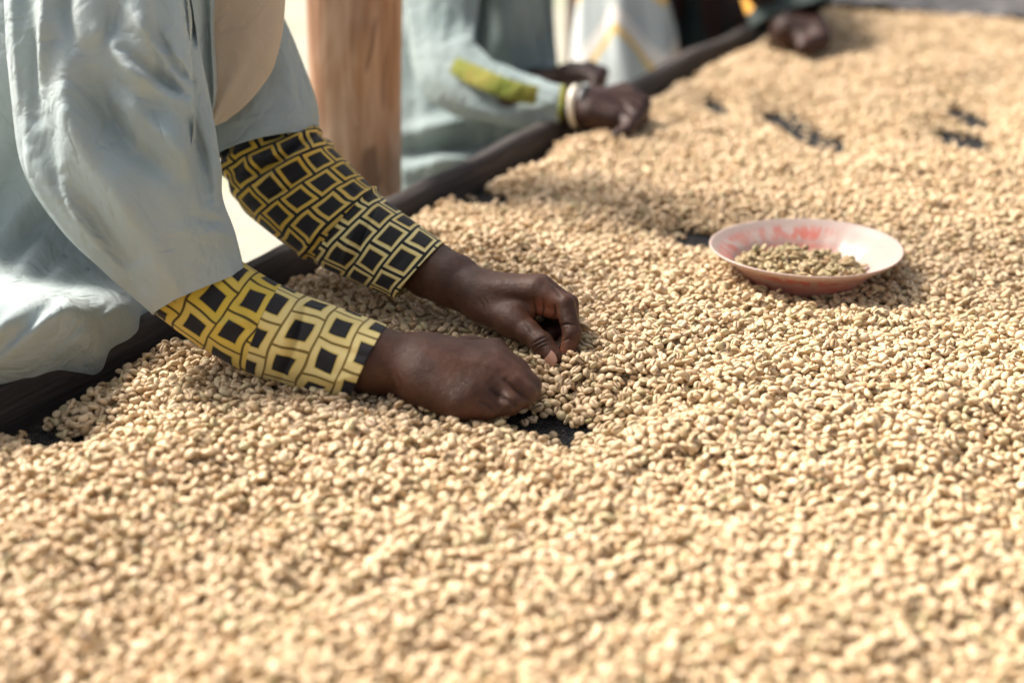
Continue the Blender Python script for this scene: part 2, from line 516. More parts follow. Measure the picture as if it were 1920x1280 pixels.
# wooden post
def build_post():
    root = empty("wooden_post", (0, 0, 0))
    c_top = PD(684, 0, 2.02); c_bot = PD(672, 365, 1.98)
    base = c_bot.copy()
    base.z = -0.80
    root.location = base
    tag(root, "thick peeled brown tree trunk post standing between the two workers in grey blue", "post")
    v, f, uvs = [], [], []
    nseg, nr = 90, 36
    Lb = -0.84; Lt = 1.7
    d = (c_top - c_bot) / (c_top.z - c_bot.z)
    for i in range(nseg + 1):
        z = Lb + (Lt - Lb) * i / nseg
        c = c_bot + d * (z - c_bot.z)
        c.y = c_bot.y + (c_top.y - c_bot.y) * 0.0 + 0.02
        r = 0.0605 + 0.0035 * math.sin(z * 5) - 0.004 * max(0, -z)
        for k in range(nr):
            a = 2 * math.pi * k / nr
            rr = r * (1 + 0.06 * noise.noise((math.cos(a) * 1.3, math.sin(a) * 1.3, z * 3)) + 0.03 * noise.noise((math.cos(a) * 4, math.sin(a) * 4, z * 5)))
            # knot
            kd = math.hypot((a - 4.9) * 0.06, z - (c_top.z - 0.03))
            rr += 0.010 * math.exp(-(kd / 0.025) ** 2)
            v.append((c.x + rr * math.cos(a), c.y + rr * math.sin(a), z))
            uvs.append((k / nr * 0.38 * 2, z))
    for i in range(nseg):
        for k in range(nr):
            k2 = (k + 1) % nr
            f.append((i * nr + k, i * nr + k2, (i + 1) * nr + k2, (i + 1) * nr + k))
    f.append(tuple(range(nseg * nr, (nseg + 1) * nr)))
    o = mesh_obj("trunk", v, f, M_TRUNK, root)
    uvl = o.data.uv_layers.new(name="UVMap")
    for p in o.data.polygons:
        us = [uvs[vi][0] for vi in p.vertices]
        wrap = max(us) - min(us) > 0.4
        for li, vi in zip(p.loop_indices, p.vertices):
            u, vv = uvs[vi]
            if wrap and u < 0.3: u += 0.76
            uvl.data[li].uv = (u, vv)
build_post()

# ------------------------------------------------------------------ the beans
def bean_mesh(name, a=1.0, bw=0.74, hd=0.50, hb=0.26, seed=0, gdepth=0.16, bend=0.0, mat=None):
    """one coffee bean, unit half length 0.005 m, domed back up, split face down"""
    rings = 11
    phis = [math.radians(x) for x in (-90, -82, -73, -58, -36, -12, 14, 42, 70, 98, 126, 154, 182, 206, 228, 247, 259)]
    phis = [math.radians(x) for x in (-90, -83, -75, -60, -38, -12, 18, 50, 90, 130, 162, 192, 218, 240, 255, 263)]
    n = len(phis)
    S = 0.005
    v, f, gr = [], [], []
    rnd = random.Random(seed)
    asym = rnd.uniform(-0.08, 0.08)
    for i in range(rings + 2):
        if i == 0 or i == rings + 1:
            x = -1.0 if i == 0 else 1.0
            v.append((x * a * S, bend * S, 0.06 * S)); gr.append(0.0)
            continue
        tt = math.pi * i / (rings + 1)
        x = -math.cos(tt)
        rr = (1 - abs(x) ** 2.15) ** 0.50
        for ph in phis:
            cy, cz = math.cos(ph), math.sin(ph)
            y = cy * bw * rr * (1 + asym * x)
            z = cz * (hd if cz > 0 else hb) * rr
            if cz < 0:
                z = -hb * rr * (abs(cz) ** 0.8)
            y += bend * (x * x) * 1.0
            d = abs(math.degrees(ph + math.pi / 2))
            d = min(d, 360 - d)
            g = math.exp(-(d / 11.0) ** 2) * max(0.0, 1 - abs(x) ** 6)
            z += gdepth * g * rr
            y += 0.05 * math.sin(3.0 * x + seed) * math.exp(-(d / 20.0) ** 2)
            w = noise.noise((x * 1.2 + seed * 3.1, y * 1.5, z * 1.5)) * 0.07
            v.append((x * a * S * (1 + w * 0.4), y * S * (1 + w), z * S * (1 + w)))
            gr.append(g)
    for k in range(n):
        k2 = (k + 1) % n
        f.append((0, 1 + k2, 1 + k))
        e = 1 + (rings - 1) * n
        f.append((len(v) - 1, e + k, e + k2))
    for i in range(rings - 1):
        for k in range(n):
            k2 = (k + 1) % n
            q = 1 + i * n
            f.append((q + k, q + k2, q + n + k2, q + n + k))
    me = bpy.data.meshes.new(name)
    me.from_pydata(v, [], f)
    me.polygons.foreach_set("use_smooth", [True] * len(me.polygons))
    at = me.attributes.new("groove", 'FLOAT', 'POINT')
    at.data.foreach_set("value", np.array(gr, dtype=np.float32))
    me.update()
    if mat: me.materials.append(mat)
    return me

BEAN_SHAPES = [dict(a=1.0, bw=0.74, hd=0.58, hb=0.36, seed=1), dict(a=0.96, bw=0.79, hd=0.60, hb=0.34, seed=2),
               dict(a=1.05, bw=0.69, hd=0.54, hb=0.38, seed=3), dict(a=0.92, bw=0.76, hd=0.63, hb=0.38, seed=4),
               dict(a=1.05, bw=0.66, hd=0.56, hb=0.36, seed=5, bend=0.05), dict(a=0.84, bw=0.70, hd=0.62, hb=0.52, seed=6, gdepth=0.12),
               dict(a=1.0, bw=0.78, hd=0.46, hb=0.24, seed=7, gdepth=0.10)]

def fbm2(x, y, scale, seed):
    """smooth value noise on arrays"""
    rs = np.random.default_rng(seed)
    G = rs.uniform(-1, 1, (64, 64)).astype(np.float32)
    X = x / scale + 17.3; Y = y / scale + 9.1
    xi = np.floor(X).astype(int); yi = np.floor(Y).astype(int)
    fx = X - xi; fy = Y - yi
    fx = fx * fx * (3 - 2 * fx); fy = fy * fy * (3 - 2 * fy)
    g = lambda i, j: G[i % 64, j % 64]
    return (g(xi, yi) * (1 - fx) + g(xi + 1, yi) * fx) * (1 - fy) + (g(xi, yi + 1) * (1 - fx) + g(xi + 1, yi + 1) * fx) * fy

class Bed:
    def __init__(self, s0, s1, t0, t1, res, target, base, floor=0.0):
        self.s0, self.t0, self.res = s0, t0, res
        self.ns = int((s1 - s0) / res); self.nt = int((t1 - t0) / res)
        ss = s0 + (np.arange(self.ns) + 0.5) * res
        tt = t0 + (np.arange(self.nt) + 0.5) * res
        SS, TT = np.meshgrid(ss, tt, indexing='ij')
        self.T = target(SS, TT).astype(np.float32)
        self.H = base(SS, TT, self.T).astype(np.float32)
        self.rec = []
    def samp(self, arr, s, t):
        i = np.clip(((s - self.s0) / self.res).astype(int), 0, self.ns - 1)
        j = np.clip(((t - self.t0) / self.res).astype(int), 0, self.nt - 1)
        return arr[i, j]
    def rounds(self, n, spacing, rng, margin=0.002):
        ring = [(0, 0)] + [(0.5 * math.cos(k * math.pi / 3), 0.5 * math.sin(k * math.pi / 3)) for k in range(6)] + \
               [(0.92 * math.cos(k * math.pi / 4 + .2), 0.92 * math.sin(k * math.pi / 4 + .2)) for k in range(8)]
        ring = np.array(ring)
        for it in range(n):
            gs = np.arange(self.s0 + rng.uniform(0, spacing), self.s0 + self.ns * self.res, spacing)
            gt = np.arange(self.t0 + rng.uniform(0, spacing), self.t0 + self.nt * self.res, spacing)
            S, T = np.meshgrid(gs, gt, indexing='ij')
            S = S + (np.arange(S.shape[1]) % 2)[None, :] * spacing * 0.5
            S = (S + rng.uniform(-0.0022, 0.0022, S.shape)).ravel(); T = (T + rng.uniform(-0.0022, 0.0022, T.shape)).ravel()
            # slide to the lowest of a few neighbouring spots
            best = self.samp(self.H, S, T); bs, bt = S.copy(), T.copy()
            for k in range(6):
                ds, dt = 0.0028 * math.cos(k * math.pi / 3), 0.0028 * math.sin(k * math.pi / 3)
                h = (self.samp(self.H, S + ds, T + dt) + self.samp(self.H, S + 1.7 * ds, T + 1.7 * dt)) * 0.5
                m = h < best - 0.0003
                best = np.where(m, h, best); bs = np.where(m, S + ds, bs); bt = np.where(m, T + dt, bt)
            S, T = bs, bt
            tgt = self.samp(self.T, S, T)
            ok = (tgt > 0.0012) & (best < tgt - margin) & (S > self.s0 + .005) & (T > self.t0 + .005) & \
                 (S < self.s0 + self.ns * self.res - .005) & (T < self.t0 + self.nt * self.res - .005)
            S, T = S[ok], T[ok]
            N = len(S)
            if N == 0: continue
            size = rng.normal(0.95, 0.095, N).clip(0.66, 1.22)
            yaw = rng.uniform(0, math.pi * 2, N)
            la = 0.0050 * size; lb = 0.0036 * size
            cy, sy = np.cos(yaw), np.sin(yaw)
            X = ring[:, 0][None, :] * la[:, None]; Y = ring[:, 1][None, :] * lb[:, None]
            PS = S[:, None] + X * cy[:, None] - Y * sy[:, None]
            PT = T[:, None] + X * sy[:, None] + Y * cy[:, None]
            Hs = self.samp(self.H, PS, PT)
            dS = PS - S[:, None]; dT = PT - T[:, None]
            gx = (Hs * dS).sum(1) / (dS * dS).sum(1); gy = (Hs * dT).sum(1) / (dT * dT).sum(1)
            gx = (gx * 0.9 + rng.normal(0, 0.24, N)).clip(-0.95, 0.95); gy = (gy * 0.9 + rng.normal(0, 0.24, N)).clip(-0.95, 0.95)
            rel = Hs - gx[:, None] * dS - gy[:, None] * dT
            z0 = np.percentile(rel, 84, axis=1)
            z = z0 + 0.0022 * size
            edge = rng.random(N) < 0.07
            z = z + edge * 0.0012
            # write the new tops back
            rr = int(0.0058 / self.res) + 1
            ii = ((S - self.s0) / self.res).astype(int); jj = ((T - self.t0) / self.res).astype(int)
            for di in range(-rr, rr + 1):
                for dj in range(-rr, rr + 1):
                    i = ii + di; j = jj + dj
                    cs = self.s0 + (i + 0.5) * self.res - S; ct = self.t0 + (j + 0.5) * self.res - T
                    xa = (cs * cy + ct * sy) / la; yb = (-cs * sy + ct * cy) / lb
                    q = 1 - xa * xa - yb * yb
                    m = (q > 0) & (i >= 0) & (j >= 0) & (i < self.ns) & (j < self.nt)
                    if not m.any(): continue
                    top = z + gx * cs + gy * ct + 0.0022 * size * np.sqrt(np.maximum(q, 0))
                    self.H[i[m], j[m]] = np.maximum(self.H[i[m], j[m]], top[m])
            self.rec.append(np.stack([S, T, z, gx, gy, yaw, size, edge.astype(float)], 1))
    def result(self):
        return np.concatenate(self.rec, 0)

def bean_matrices(rec, rng, frame):
    """3x3 world matrices from the bed records; frame gives the world axes of s and t"""
    N = len(rec)
    gx, gy, yaw, edge = rec[:, 3], rec[:, 4], rec[:, 5], rec[:, 7]
    nrm = np.stack([-gx, -gy, np.ones(N)], 1); nrm /= np.linalg.norm(nrm, axis=1)[:, None]
    ax = np.stack([np.cos(yaw), np.sin(yaw), np.zeros(N)], 1)
    ax -= (ax * nrm).sum(1)[:, None] * nrm; ax /= np.linalg.norm(ax, axis=1)[:, None]
    ay = np.cross(nrm, ax)
    # roll about the long axis: split face up, back up, or standing on edge
    flip = rng.random(N) < 0.50
    roll = rng.normal(0, 0.34, N) + np.where(flip, math.pi, 0) + edge * rng.uniform(0.9, 1.6, N)
    c, s = np.cos(roll)[:, None], np.sin(roll)[:, None]
    y2 = ay * c + nrm * s; z2 = -ay * s + nrm * c
    M = np.stack([ax, y2, z2], 2)                    # columns, in (s,t,z)
    F = np.array([[frame[0].x, frame[1].x, 0], [frame[0].y, frame[1].y, 0], [0, 0, 1.0]])
    return np.einsum('ij,njk->nik', F, M)

def mat_to_euler(M):
    sy = np.sqrt(M[:, 0, 0] ** 2 + M[:, 1, 0] ** 2)
    return np.stack([np.arctan2(M[:, 2, 1], M[:, 2, 2]), np.arctan2(-M[:, 2, 0], sy), np.arctan2(M[:, 1, 0], M[:, 0, 0])], 1)

# bare spots where the black net shows: px, py, half sizes across and in depth (m), turn
XS, XT = Vector((1, 0, 0)).dot(S_AX), Vector((1, 0, 0)).dot(T_AX)   # picture-right in s,t
YS, YT = Vector((0, 1, 0)).dot(S_AX), Vector((0, 1, 0)).dot(T_AX)

GAPS = []
def gap(px, py, rs, rt, rot=0.0):
    s, t = to_st(PZ(px, py, 0.008)); GAPS.append((s, t, rs * 0.88, rt * 0.88, rot))
# turn 0 = long axis along the picture's horizontal
gap(1008, 790, 0.034, 0.034, -0.2); gap(1070, 806, 0.030, 0.018, 0.2); gap(1060, 832, 0.014, 0.018); gap(1108, 806, 0.013, 0.011)
gap(905, 372, 0.046, 0.055); gap(985, 303, 0.034, 0.050)
gap(1300, 447, 0.036, 0.055, 0.2); gap(1262, 440, 0.026, 0.024)
gap(1475, 226, 0.050, 0.085, 0.0); gap(1512, 250, 0.038, 0.095); gap(1550, 270, 0.040, 0.085)
gap(1812, 222, 0.036, 0.095); gap(1807, 266, 0.048, 0.100)
gap(1345, 203, 0.024, 0.085)
gap(100, 826, 0.034, 0.022); gap(40, 806, 0.04, 0.02)
PLATE_C = PZ(1508, 500, 0.035)
PLATE_ST = to_st(PLATE_C)

def target(S, T):
    z = 0.021 + 0.0090 * fbm2(S, T, 0.21, 1) + 0.0075 * fbm2(S, T, 0.09, 2) + 0.0048 * fbm2(S, T, 0.04, 3) + 0.0022 * fbm2(S, T, 0.016, 4)
    # thins out to nothing against the rail
    edge = T - 0.012 + 0.018 * fbm2(S, T, 0.07, 5) + 0.006 * fbm2(S, T, 0.02, 6)
    z = np.minimum(z, 0.004 + edge * 0.42)
    z = np.where(edge < 0.0, -1, z)
    z = np.where(S > S_MAX - 0.02, z * 0.8 + 0.006, z)
    for (s, t, ra, rb, rot) in GAPS:
        ds, dt = S - s, T - t
        x = ds * XS + dt * XT; y = ds * YS + dt * YT
        c, sn = math.cos(rot), math.sin(rot)
        x, y = x * c + y * sn, -x * sn + y * c
        q = np.sqrt((x / ra) ** 2 + (y / rb) ** 2) + 0.30 * fbm2(S, T, 0.012, 8)
        slope = 0.22
        zz = (q - 1) * min(ra, rb) * slope * 2.0
        z = np.minimum(z, np.where(q < 1, -1, 0.0035 + np.maximum(zz, 0)))
    # hollow where the plate sits
    d = np.hypot(S - PLATE_ST[0], T - PLATE_ST[1])
    z = np.where(d < 0.068, np.minimum(z, 0.016 + 0.10 * np.maximum(d - 0.06, 0)), z)
    return z

def base(S, T, Tg):
    return np.maximum(Tg - 0.0115, 0.0)

bed = Bed(S_MIN, S_MAX, 0.002, T_MAX, 0.001, target, base)
bed.rounds(16, 0.0112, RNG)
rec = bed.result()
for (gs_, gt_, ra, rb, rot) in GAPS:                 # strays on the bare net
    for _ in range(int(6 + 2600 * ra * rb)):
        q = RNG.uniform(0.3, 1.0); a = RNG.uniform(0, 6.283)
        x, y = ra * q * math.cos(a), rb * q * math.sin(a)
        rec = np.vstack([rec, [gs_ + x * XS + y * YS, gt_ + x * XT + y * YT, 0.0020, 0, 0, RNG.uniform(0, 6.28), RNG.normal(1.0, .08), 0]]) if RNG.random() < 0.42 else rec
# a few strays scattered on the bare net
print("beans", len(rec))
NB_ALL = len(rec)
Mx = bean_matrices(rec, RNG, (S_AX, T_AX))
pos = np.stack([A0.x + S_AX.x * rec[:, 0] + T_AX.x * rec[:, 1], A0.y + S_AX.y * rec[:, 0] + T_AX.y * rec[:, 1], rec[:, 2]], 1)

# the beans nearest the bare patch by the hands are single objects
gc = PZ(1040, 800, 0.01)
top_here = bed.samp(bed.H, rec[:, 0], rec[:, 1])
dd = np.hypot((pos[:, 0] - gc.x), (pos[:, 1] - gc.y))
vis = rec[:, 2] > top_here - 0.0042
order = np.argsort(np.where(vis, dd, 9))
single = order[:130]
mask = np.ones(NB_ALL, bool); mask[single] = False

def build_bed():
    idx = np.nonzero(mask)[0]
    P = pos[idx]; E = mat_to_euler(Mx[idx]); sz = rec[idx, 6]
    me = bpy.data.meshes.new("coffee_beans")
    me.from_pydata([tuple(p) for p in P], [], [])
    def add(name, typ, data, field):
        at = me.attributes.new(name, typ, 'POINT')
        at.data.foreach_set(field, np.ascontiguousarray(data).ravel())
    add("rot", 'FLOAT_VECTOR', E.astype(np.float32), "vector")
    sc = np.stack([sz, sz * RNG.normal(1, 0.06, len(idx)), sz * RNG.normal(1, 0.08, len(idx))], 1)
    add("scl", 'FLOAT_VECTOR', sc.astype(np.float32), "vector")
    vi = RNG.choice(7, len(idx), p=[.22, .2, .18, .14, .11, .08, .07]).astype(np.int32)
    add("var", 'INT', vi, "value")
    # tone: individual colour, with broad lighter and darker drifts
    tone = RNG.random((len(idx), 3)).astype(np.float32)
    drift = fbm2(rec[idx, 0], rec[idx, 1], 0.16, 21) * 0.5 + fbm2(rec[idx, 0], rec[idx, 1], 0.05, 22) * 0.5
    tone[:, 0] = np.clip(tone[:, 0] * 0.85 + 0.1 + 0.16 * drift, 0, 1)
    add("tone", 'FLOAT_VECTOR', tone, "vector")
    o = bpy.data.objects.new("coffee_beans", me)
    COL.objects.link(o)
    tag(o, "thick bed of pale parchment coffee beans spread over the drying table", "coffee beans", kind="stuff")
    src = bpy.data.collections.new("bean_shapes")
    for i, kw in enumerate(BEAN_SHAPES):
        bo = bpy.data.objects.new("bean_shape_%d" % i, bean_mesh("bean_shape", mat=M_BEAN, **kw))
        src.objects.link(bo)
    ng = bpy.data.node_groups.new("bean_scatter", 'GeometryNodeTree')
    ng.interface.new_socket("Geometry", in_out='INPUT', socket_type='NodeSocketGeometry')
    ng.interface.new_socket("Geometry", in_out='OUTPUT', socket_type='NodeSocketGeometry')
    N = ng.nodes; Lk = ng.links
    gi = N.new("NodeGroupInput"); go = N.new("NodeGroupOutput")
    ci = N.new("GeometryNodeCollectionInfo"); ci.inputs[0].default_value = src
    ci.inputs["Separate Children"].default_value = True; ci.inputs["Reset Children"].default_value = True
    ip = N.new("GeometryNodeInstanceOnPoints")
    ip.inputs["Pick Instance"].default_value = True
    def na(name, typ):
        n = N.new("GeometryNodeInputNamedAttribute"); n.data_type = typ; n.inputs[0].default_value = name
        return n.outputs[0]
    er = N.new("FunctionNodeEulerToRotation")
    Lk.new(gi.outputs[0], ip.inputs["Points"]); Lk.new(ci.outputs[0], ip.inputs["Instance"])
    Lk.new(na("rot", 'FLOAT_VECTOR'), er.inputs[0]); Lk.new(er.outputs[0], ip.inputs["Rotation"])
    Lk.new(na("scl", 'FLOAT_VECTOR'), ip.inputs["Scale"]); Lk.new(na("var", 'INT'), ip.inputs["Instance Index"])
    Lk.new(ip.outputs[0], go.inputs[0])
    md = o.modifiers.new("scatter", 'NODES'); md.node_group = ng
    # filler sheet for the lower layers, coloured dark as shade between beans
    st = 0.006
    v, f, ids = [], [], {}
    ns = int((S_MAX - S_MIN) / st); nt = int(T_MAX / st)
    ss = S_MIN + np.arange(ns + 1) * st; tt = np.arange(nt + 1) * st
    SS, TT = np.meshgrid(ss, tt, indexing='ij')
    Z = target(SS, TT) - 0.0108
    okc = Z > 0.0006
    vid = -np.ones(Z.shape, int)
    cell = okc[:-1, :-1] & okc[1:, :-1] & okc[:-1, 1:] & okc[1:, 1:]
    need = np.zeros(Z.shape, bool)
    need[:-1, :-1] |= cell; need[1:, :-1] |= cell; need[:-1, 1:] |= cell; need[1:, 1:] |= cell
    ii, jj = np.nonzero(need)
    vid[ii, jj] = np.arange(len(ii))
    v = [ST(float(SS[i, j]), float(TT[i, j]), float(Z[i, j])) for i, j in zip(ii, jj)]
    ci_, cj_ = np.nonzero(cell)
    f = [(vid[i, j], vid[i, j + 1], vid[i + 1, j + 1], vid[i + 1, j]) for i, j in zip(ci_, cj_)]
    fo = mesh_obj("shaded_bed_filler", v, f, M_FILL, o)
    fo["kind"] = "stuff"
build_bed()

SINGLE = [bean_mesh("coffee_bean", mat=M_BEAN1, **kw) for kw in BEAN_SHAPES]
PLATEB = [bean_mesh("sorted_bean", mat=M_BEAN2, **kw) for kw in BEAN_SHAPES]

def place_bean(p, M3, s, me, name, label, group):
    o = bpy.data.objects.new(name, me)
    m = Matrix([[M3[0][0], M3[0][1], M3[0][2]], [M3[1][0], M3[1][1], M3[1][2]], [M3[2][0], M3[2][1], M3[2][2]]]).to_4x4()
    o.matrix_world = Matrix.Translation(Vector(p)) @ m @ Matrix.Scale(s, 4)
    COL.objects.link(o)
    tag(o, label, "coffee bean", group)
for i in single:
    place_bean(pos[i], Mx[i], rec[i, 6], SINGLE[int(RNG.integers(7))], "coffee_bean",
               "pale coffee bean beside the bare patch of black netting under the hands", "pale beans round the bare netting by the hands")

# ------------------------------------------------------------------ plate
def build_plate():
    root = empty("plate", PLATE_C)
    tag(root, "shallow white plastic plate with faded red stains holding sorted beans", "plate")
    prof_in = [(0.0, 0.004), (0.030, 0.004), (0.058, 0.0042), (0.066, 0.006), (0.072, 0.0105), (0.082, 0.020), (0.0865, 0.0235), (0.096, 0.0280), (0.106, 0.0335), (0.1095, 0.0358), (0.1110, 0.0365)]
    prof_out = [(0.1118, 0.0358), (0.1116, 0.0346), (0.106, 0.0312), (0.096, 0.0256), (0.0865, 0.0210), (0.0815, 0.0172), (0.0715, 0.0075), (0.066, 0.0028), (0.060, 0.0008), (0.056, 0.0), (0.054, 0.0018), (0.0, 0.0018)]
    prof = prof_in + prof_out
    PS = 0.925
    prof = [(r * PS, z * 1.12) for r, z in prof]; prof_in = [(r * PS, z * 1.12) for r, z in prof_in]
    nr = 96
    v, f, uvs = [], [], []
    for i, (r, z) in enumerate(prof):
        pr = min(1, max(0, r / PS / 0.112))
        for k in range(nr):
            a = 2 * math.pi * k / nr
            # gentle fluting of the flared side
            fl = 1 + 0.006 * math.sin(a * 24) * (1 if 0.061 < r < 0.097 else 0)
            zz = z + 0.0010 * math.sin(a * 2 + 0.6) * (r / 0.11) ** 2
            v.append((r * fl * math.cos(a), r * fl * math.sin(a), zz))
            uvs.append((k / nr, pr))
    n = len(prof)
    for i in range(n - 1):
        for k in range(nr):
            k2 = (k + 1) % nr
            f.append((i * nr + k, i * nr + k2, (i + 1) * nr + k2, (i + 1) * nr + k))
    o = mesh_obj("dish", v, f, M_PLATE)
    uvl = o.data.uv_layers.new(name="UVMap")
    for p in o.data.polygons:
        us = [uvs[vi][0] for vi in p.vertices]
        wrap = max(us) - min(us) > 0.5
        for li, vi in zip(p.loop_indices, p.vertices):
            u, vv = uvs[vi]
            if wrap and u < 0.3: u += 1.0
            uvl.data[li].uv = (u, vv)
    base_z = 0.0185
    tilt = Matrix.Rotation(R(-0.5), 4, 'X') @ Matrix.Rotation(R(-0.6), 4, 'Y')
    W = Matrix.Translation((PLATE_C.x, PLATE_C.y, base_z)) @ tilt
    root.location = (0, 0, 0)
    root.matrix_world = W
    o.parent = root
    # beans inside
    def tg(S, T):
        d = np.hypot((S + 0.003) / 0.074, (T + 0.005) / 0.066)
        z = 0.007 + 0.0135 * np.clip(1.05 - d ** 2, 0, 1) ** 0.6 + 0.003 * fbm2(S, T, 0.02, 31) + 0.004 * S / 0.07 * -1
        dd = np.hypot(S, T)
        z = np.maximum(z, np.where(d < 1, 0.0085, -1))
        return np.where((d > 1.0), -1, z)
    def bs(S, T, Tg):
        d = np.hypot(S, T)
        return np.maximum(np.interp(d, [p[0] for p in prof_in], [p[1] for p in prof_in]), 0.0045)
    pb = Bed(-0.08, 0.08, -0.08, 0.08, 0.0008, tg, bs)
    rg = np.random.default_rng(5)
    pb.rounds(14, 0.0104, rg, margin=0.001)
    rc = pb.result()
    MM = bean_matrices(rc, rg, (Vector((1, 0, 0)), Vector((0, 1, 0))))
    top = pb.samp(pb.H, rc[:, 0], rc[:, 1])
    R3 = np.array(W.to_3x3())
    keep = sorted(range(len(rc)), key=lambda i: top[i] - rc[i, 2])[:290]
    print("plate beans", len(keep), len(rc))
    for i in keep:
        p = W @ Vector((rc[i, 0], rc[i, 1], rc[i, 2]))
        place_bean(p, R3 @ MM[i], rc[i, 6] * 1.1, PLATEB[int(rg.integers(7))], "sorted_coffee_bean",
                   "brown coffee bean heaped with others inside the stained white plate", "sorted beans in the plate")
build_plate()

# ------------------------------------------------------------------ implicit surfaces for hands
def smin(a, b, k):
    h = np.clip(0.5 + 0.5 * (b - a) / k, 0, 1)
    return b * (1 - h) + a * h - k * h * (1 - h)

class Blob:
    def __init__(self, voxel):
        self.vx = voxel; self.pr = []; self.cuts = []; self.dents = []
    def cap(self, p, q, r0, r1, k=0.004, flat=None):
        """tapered capsule; flat=(axis, factor) squeezes it along a world axis"""
        self.pr.append((Vector(p), Vector(q), r0, r1, k, flat))
    def chain(self, pts, k=0.004, flat=None):
        for (p, r0), (q, r1) in zip(pts, pts[1:]):
            self.cap(p, q, r0, r1, k, flat)
    def cut(self, p, q, r, k=0.0015):
        self.cuts.append((Vector(p), Vector(q), r, k))
    def mesh(self):
        vx = self.vx
        lo = np.array([min(min(p[i] - a, q[i] - bb) for p, q, a, bb, k, fl in self.pr) for i in range(3)]) - 3 * vx
        hi = np.array([max(max(p[i] + a, q[i] + bb) for p, q, a, bb, k, fl in self.pr) for i in range(3)]) + 3 * vx
        n = np.ceil((hi - lo) / vx).astype(int) + 1
        F = np.full(n, 0.05, np.float32)
        def grid(p, q, rad):
            a = np.maximum(0, np.floor((np.minimum(p, q) - rad - lo) / vx).astype(int))
            bb = np.minimum(n, np.ceil((np.maximum(p, q) + rad - lo) / vx).astype(int) + 1)
            xs = [lo[i] + np.arange(a[i], bb[i]) * vx for i in range(3)]
            return tuple(slice(a[i], bb[i]) for i in range(3)), np.meshgrid(*xs, indexing='ij')
        def dist(p, q, r0, r1, X, flat=None):
            d = [q[i] - p[i] for i in range(3)]
            L2 = max(1e-9, sum(c * c for c in d))
            rel = [X[i] - p[i] for i in range(3)]
            h = np.clip((rel[0] * d[0] + rel[1] * d[1] + rel[2] * d[2]) / L2, 0, 1)
            e = [rel[i] - h * d[i] for i in range(3)]
            if flat is not None:
                axv, fac = flat
                dp = e[0] * axv[0] + e[1] * axv[1] + e[2] * axv[2]
                e = [e[i] + axv[i] * dp * (1 / fac - 1) for i in range(3)]
            return np.sqrt(e[0] ** 2 + e[1] ** 2 + e[2] ** 2) - (r0 + (r1 - r0) * h)
        for p, q, r0, r1, k, fl in self.pr:
            sl, X = grid(np.array(p), np.array(q), max(r0, r1) * (1.0 if fl is None else max(1, fl[1])) + k * 1.5 + 2 * vx)
            F[sl] = smin(F[sl], dist(p, q, r0, r1, X, fl).astype(np.float32), k)
        for p, q, r, k in self.cuts:
            sl, X = grid(np.array(p), np.array(q), r + k * 2 + 2 * vx)
            F[sl] = -smin(-F[sl], dist(p, q, r, r, X).astype(np.float32), k)
        return nets(F, lo, vx)

def nets(F, lo, vx):
    """surface nets"""
    neg = F < 0
    c = [neg[a:F.shape[0] - 1 + a, b_:F.shape[1] - 1 + b_, d:F.shape[2] - 1 + d] for a in (0, 1) for b_ in (0, 1) for d in (0, 1)]
    s = sum(x.astype(np.int8) for x in c)
    act = (s > 0) & (s < 8)
    I, J, K = np.nonzero(act)
    vid = -np.ones(act.shape, np.int64); vid[I, J, K] = np.arange(len(I))
    acc = np.zeros((len(I), 3)); cnt = np.zeros(len(I))
    for ax in range(3):
        for a in (0, 1):
            for b_ in (0, 1):
                o0 = [0, 0, 0]; oth = [i for i in range(3) if i != ax]
                o0[oth[0]] = a; o0[oth[1]] = b_
                o1 = list(o0); o1[ax] = 1
                f0 = F[I + o0[0], J + o0[1], K + o0[2]]; f1 = F[I + o1[0], J + o1[1], K + o1[2]]
                m = (f0 < 0) != (f1 < 0)
                t = np.where(m, f0 / np.where(m, f0 - f1, 1), 0)
                pt = np.stack([np.full(len(I), o0[i], float) for i in range(3)], 1)
                pt[:, ax] += t
                acc += pt * m[:, None]; cnt += m
    V = (np.stack([I, J, K], 1) + acc / cnt[:, None]) * vx + lo
    faces = []
    for ax in range(3):
        oth = [i for i in range(3) if i != ax]
        sl0 = [slice(None)] * 3; sl1 = [slice(None)] * 3
        sl0[ax] = slice(0, -1); sl1[ax] = slice(1, None)
        ch = neg[tuple(sl0)] != neg[tuple(sl1)]
        a, b_, d = np.nonzero(ch)
        idx = np.stack([a, b_, d], 1)
        good = (idx[:, oth[0]] > 0) & (idx[:, oth[1]] > 0) & (idx[:, oth[0]] < act.shape[oth[0]]) & (idx[:, oth[1]] < act.shape[oth[1]])
        idx = idx[good]
        inside0 = neg[idx[:, 0], idx[:, 1], idx[:, 2]]
        q = []
        for da, db in ((0, 0), (1, 0), (1, 1), (0, 1)):
            t = idx.copy(); t[:, oth[0]] -= da; t[:, oth[1]] -= db
            q.append(vid[t[:, 0], t[:, 1], t[:, 2]])
        q = np.stack(q, 1)
        flip = inside0 if ax != 1 else ~inside0
        q[~flip] = q[~flip][:, ::-1]
        faces.append(q)
    return V, np.concatenate(faces, 0)

def relax(V, Fq, it=2, lam=0.5):
    for _ in range(it):
        acc = np.zeros_like(V); cnt = np.zeros(len(V))
        for a, b_ in ((0, 1), (1, 2), (2, 3), (3, 0)):
            np.add.at(acc, Fq[:, a], V[Fq[:, b_]]); np.add.at(acc, Fq[:, b_], V[Fq[:, a]])
            np.add.at(cnt, Fq[:, a], 1); np.add.at(cnt, Fq[:, b_], 1)
        V = V * (1 - lam) + lam * acc / np.maximum(cnt, 1)[:, None]
    return V

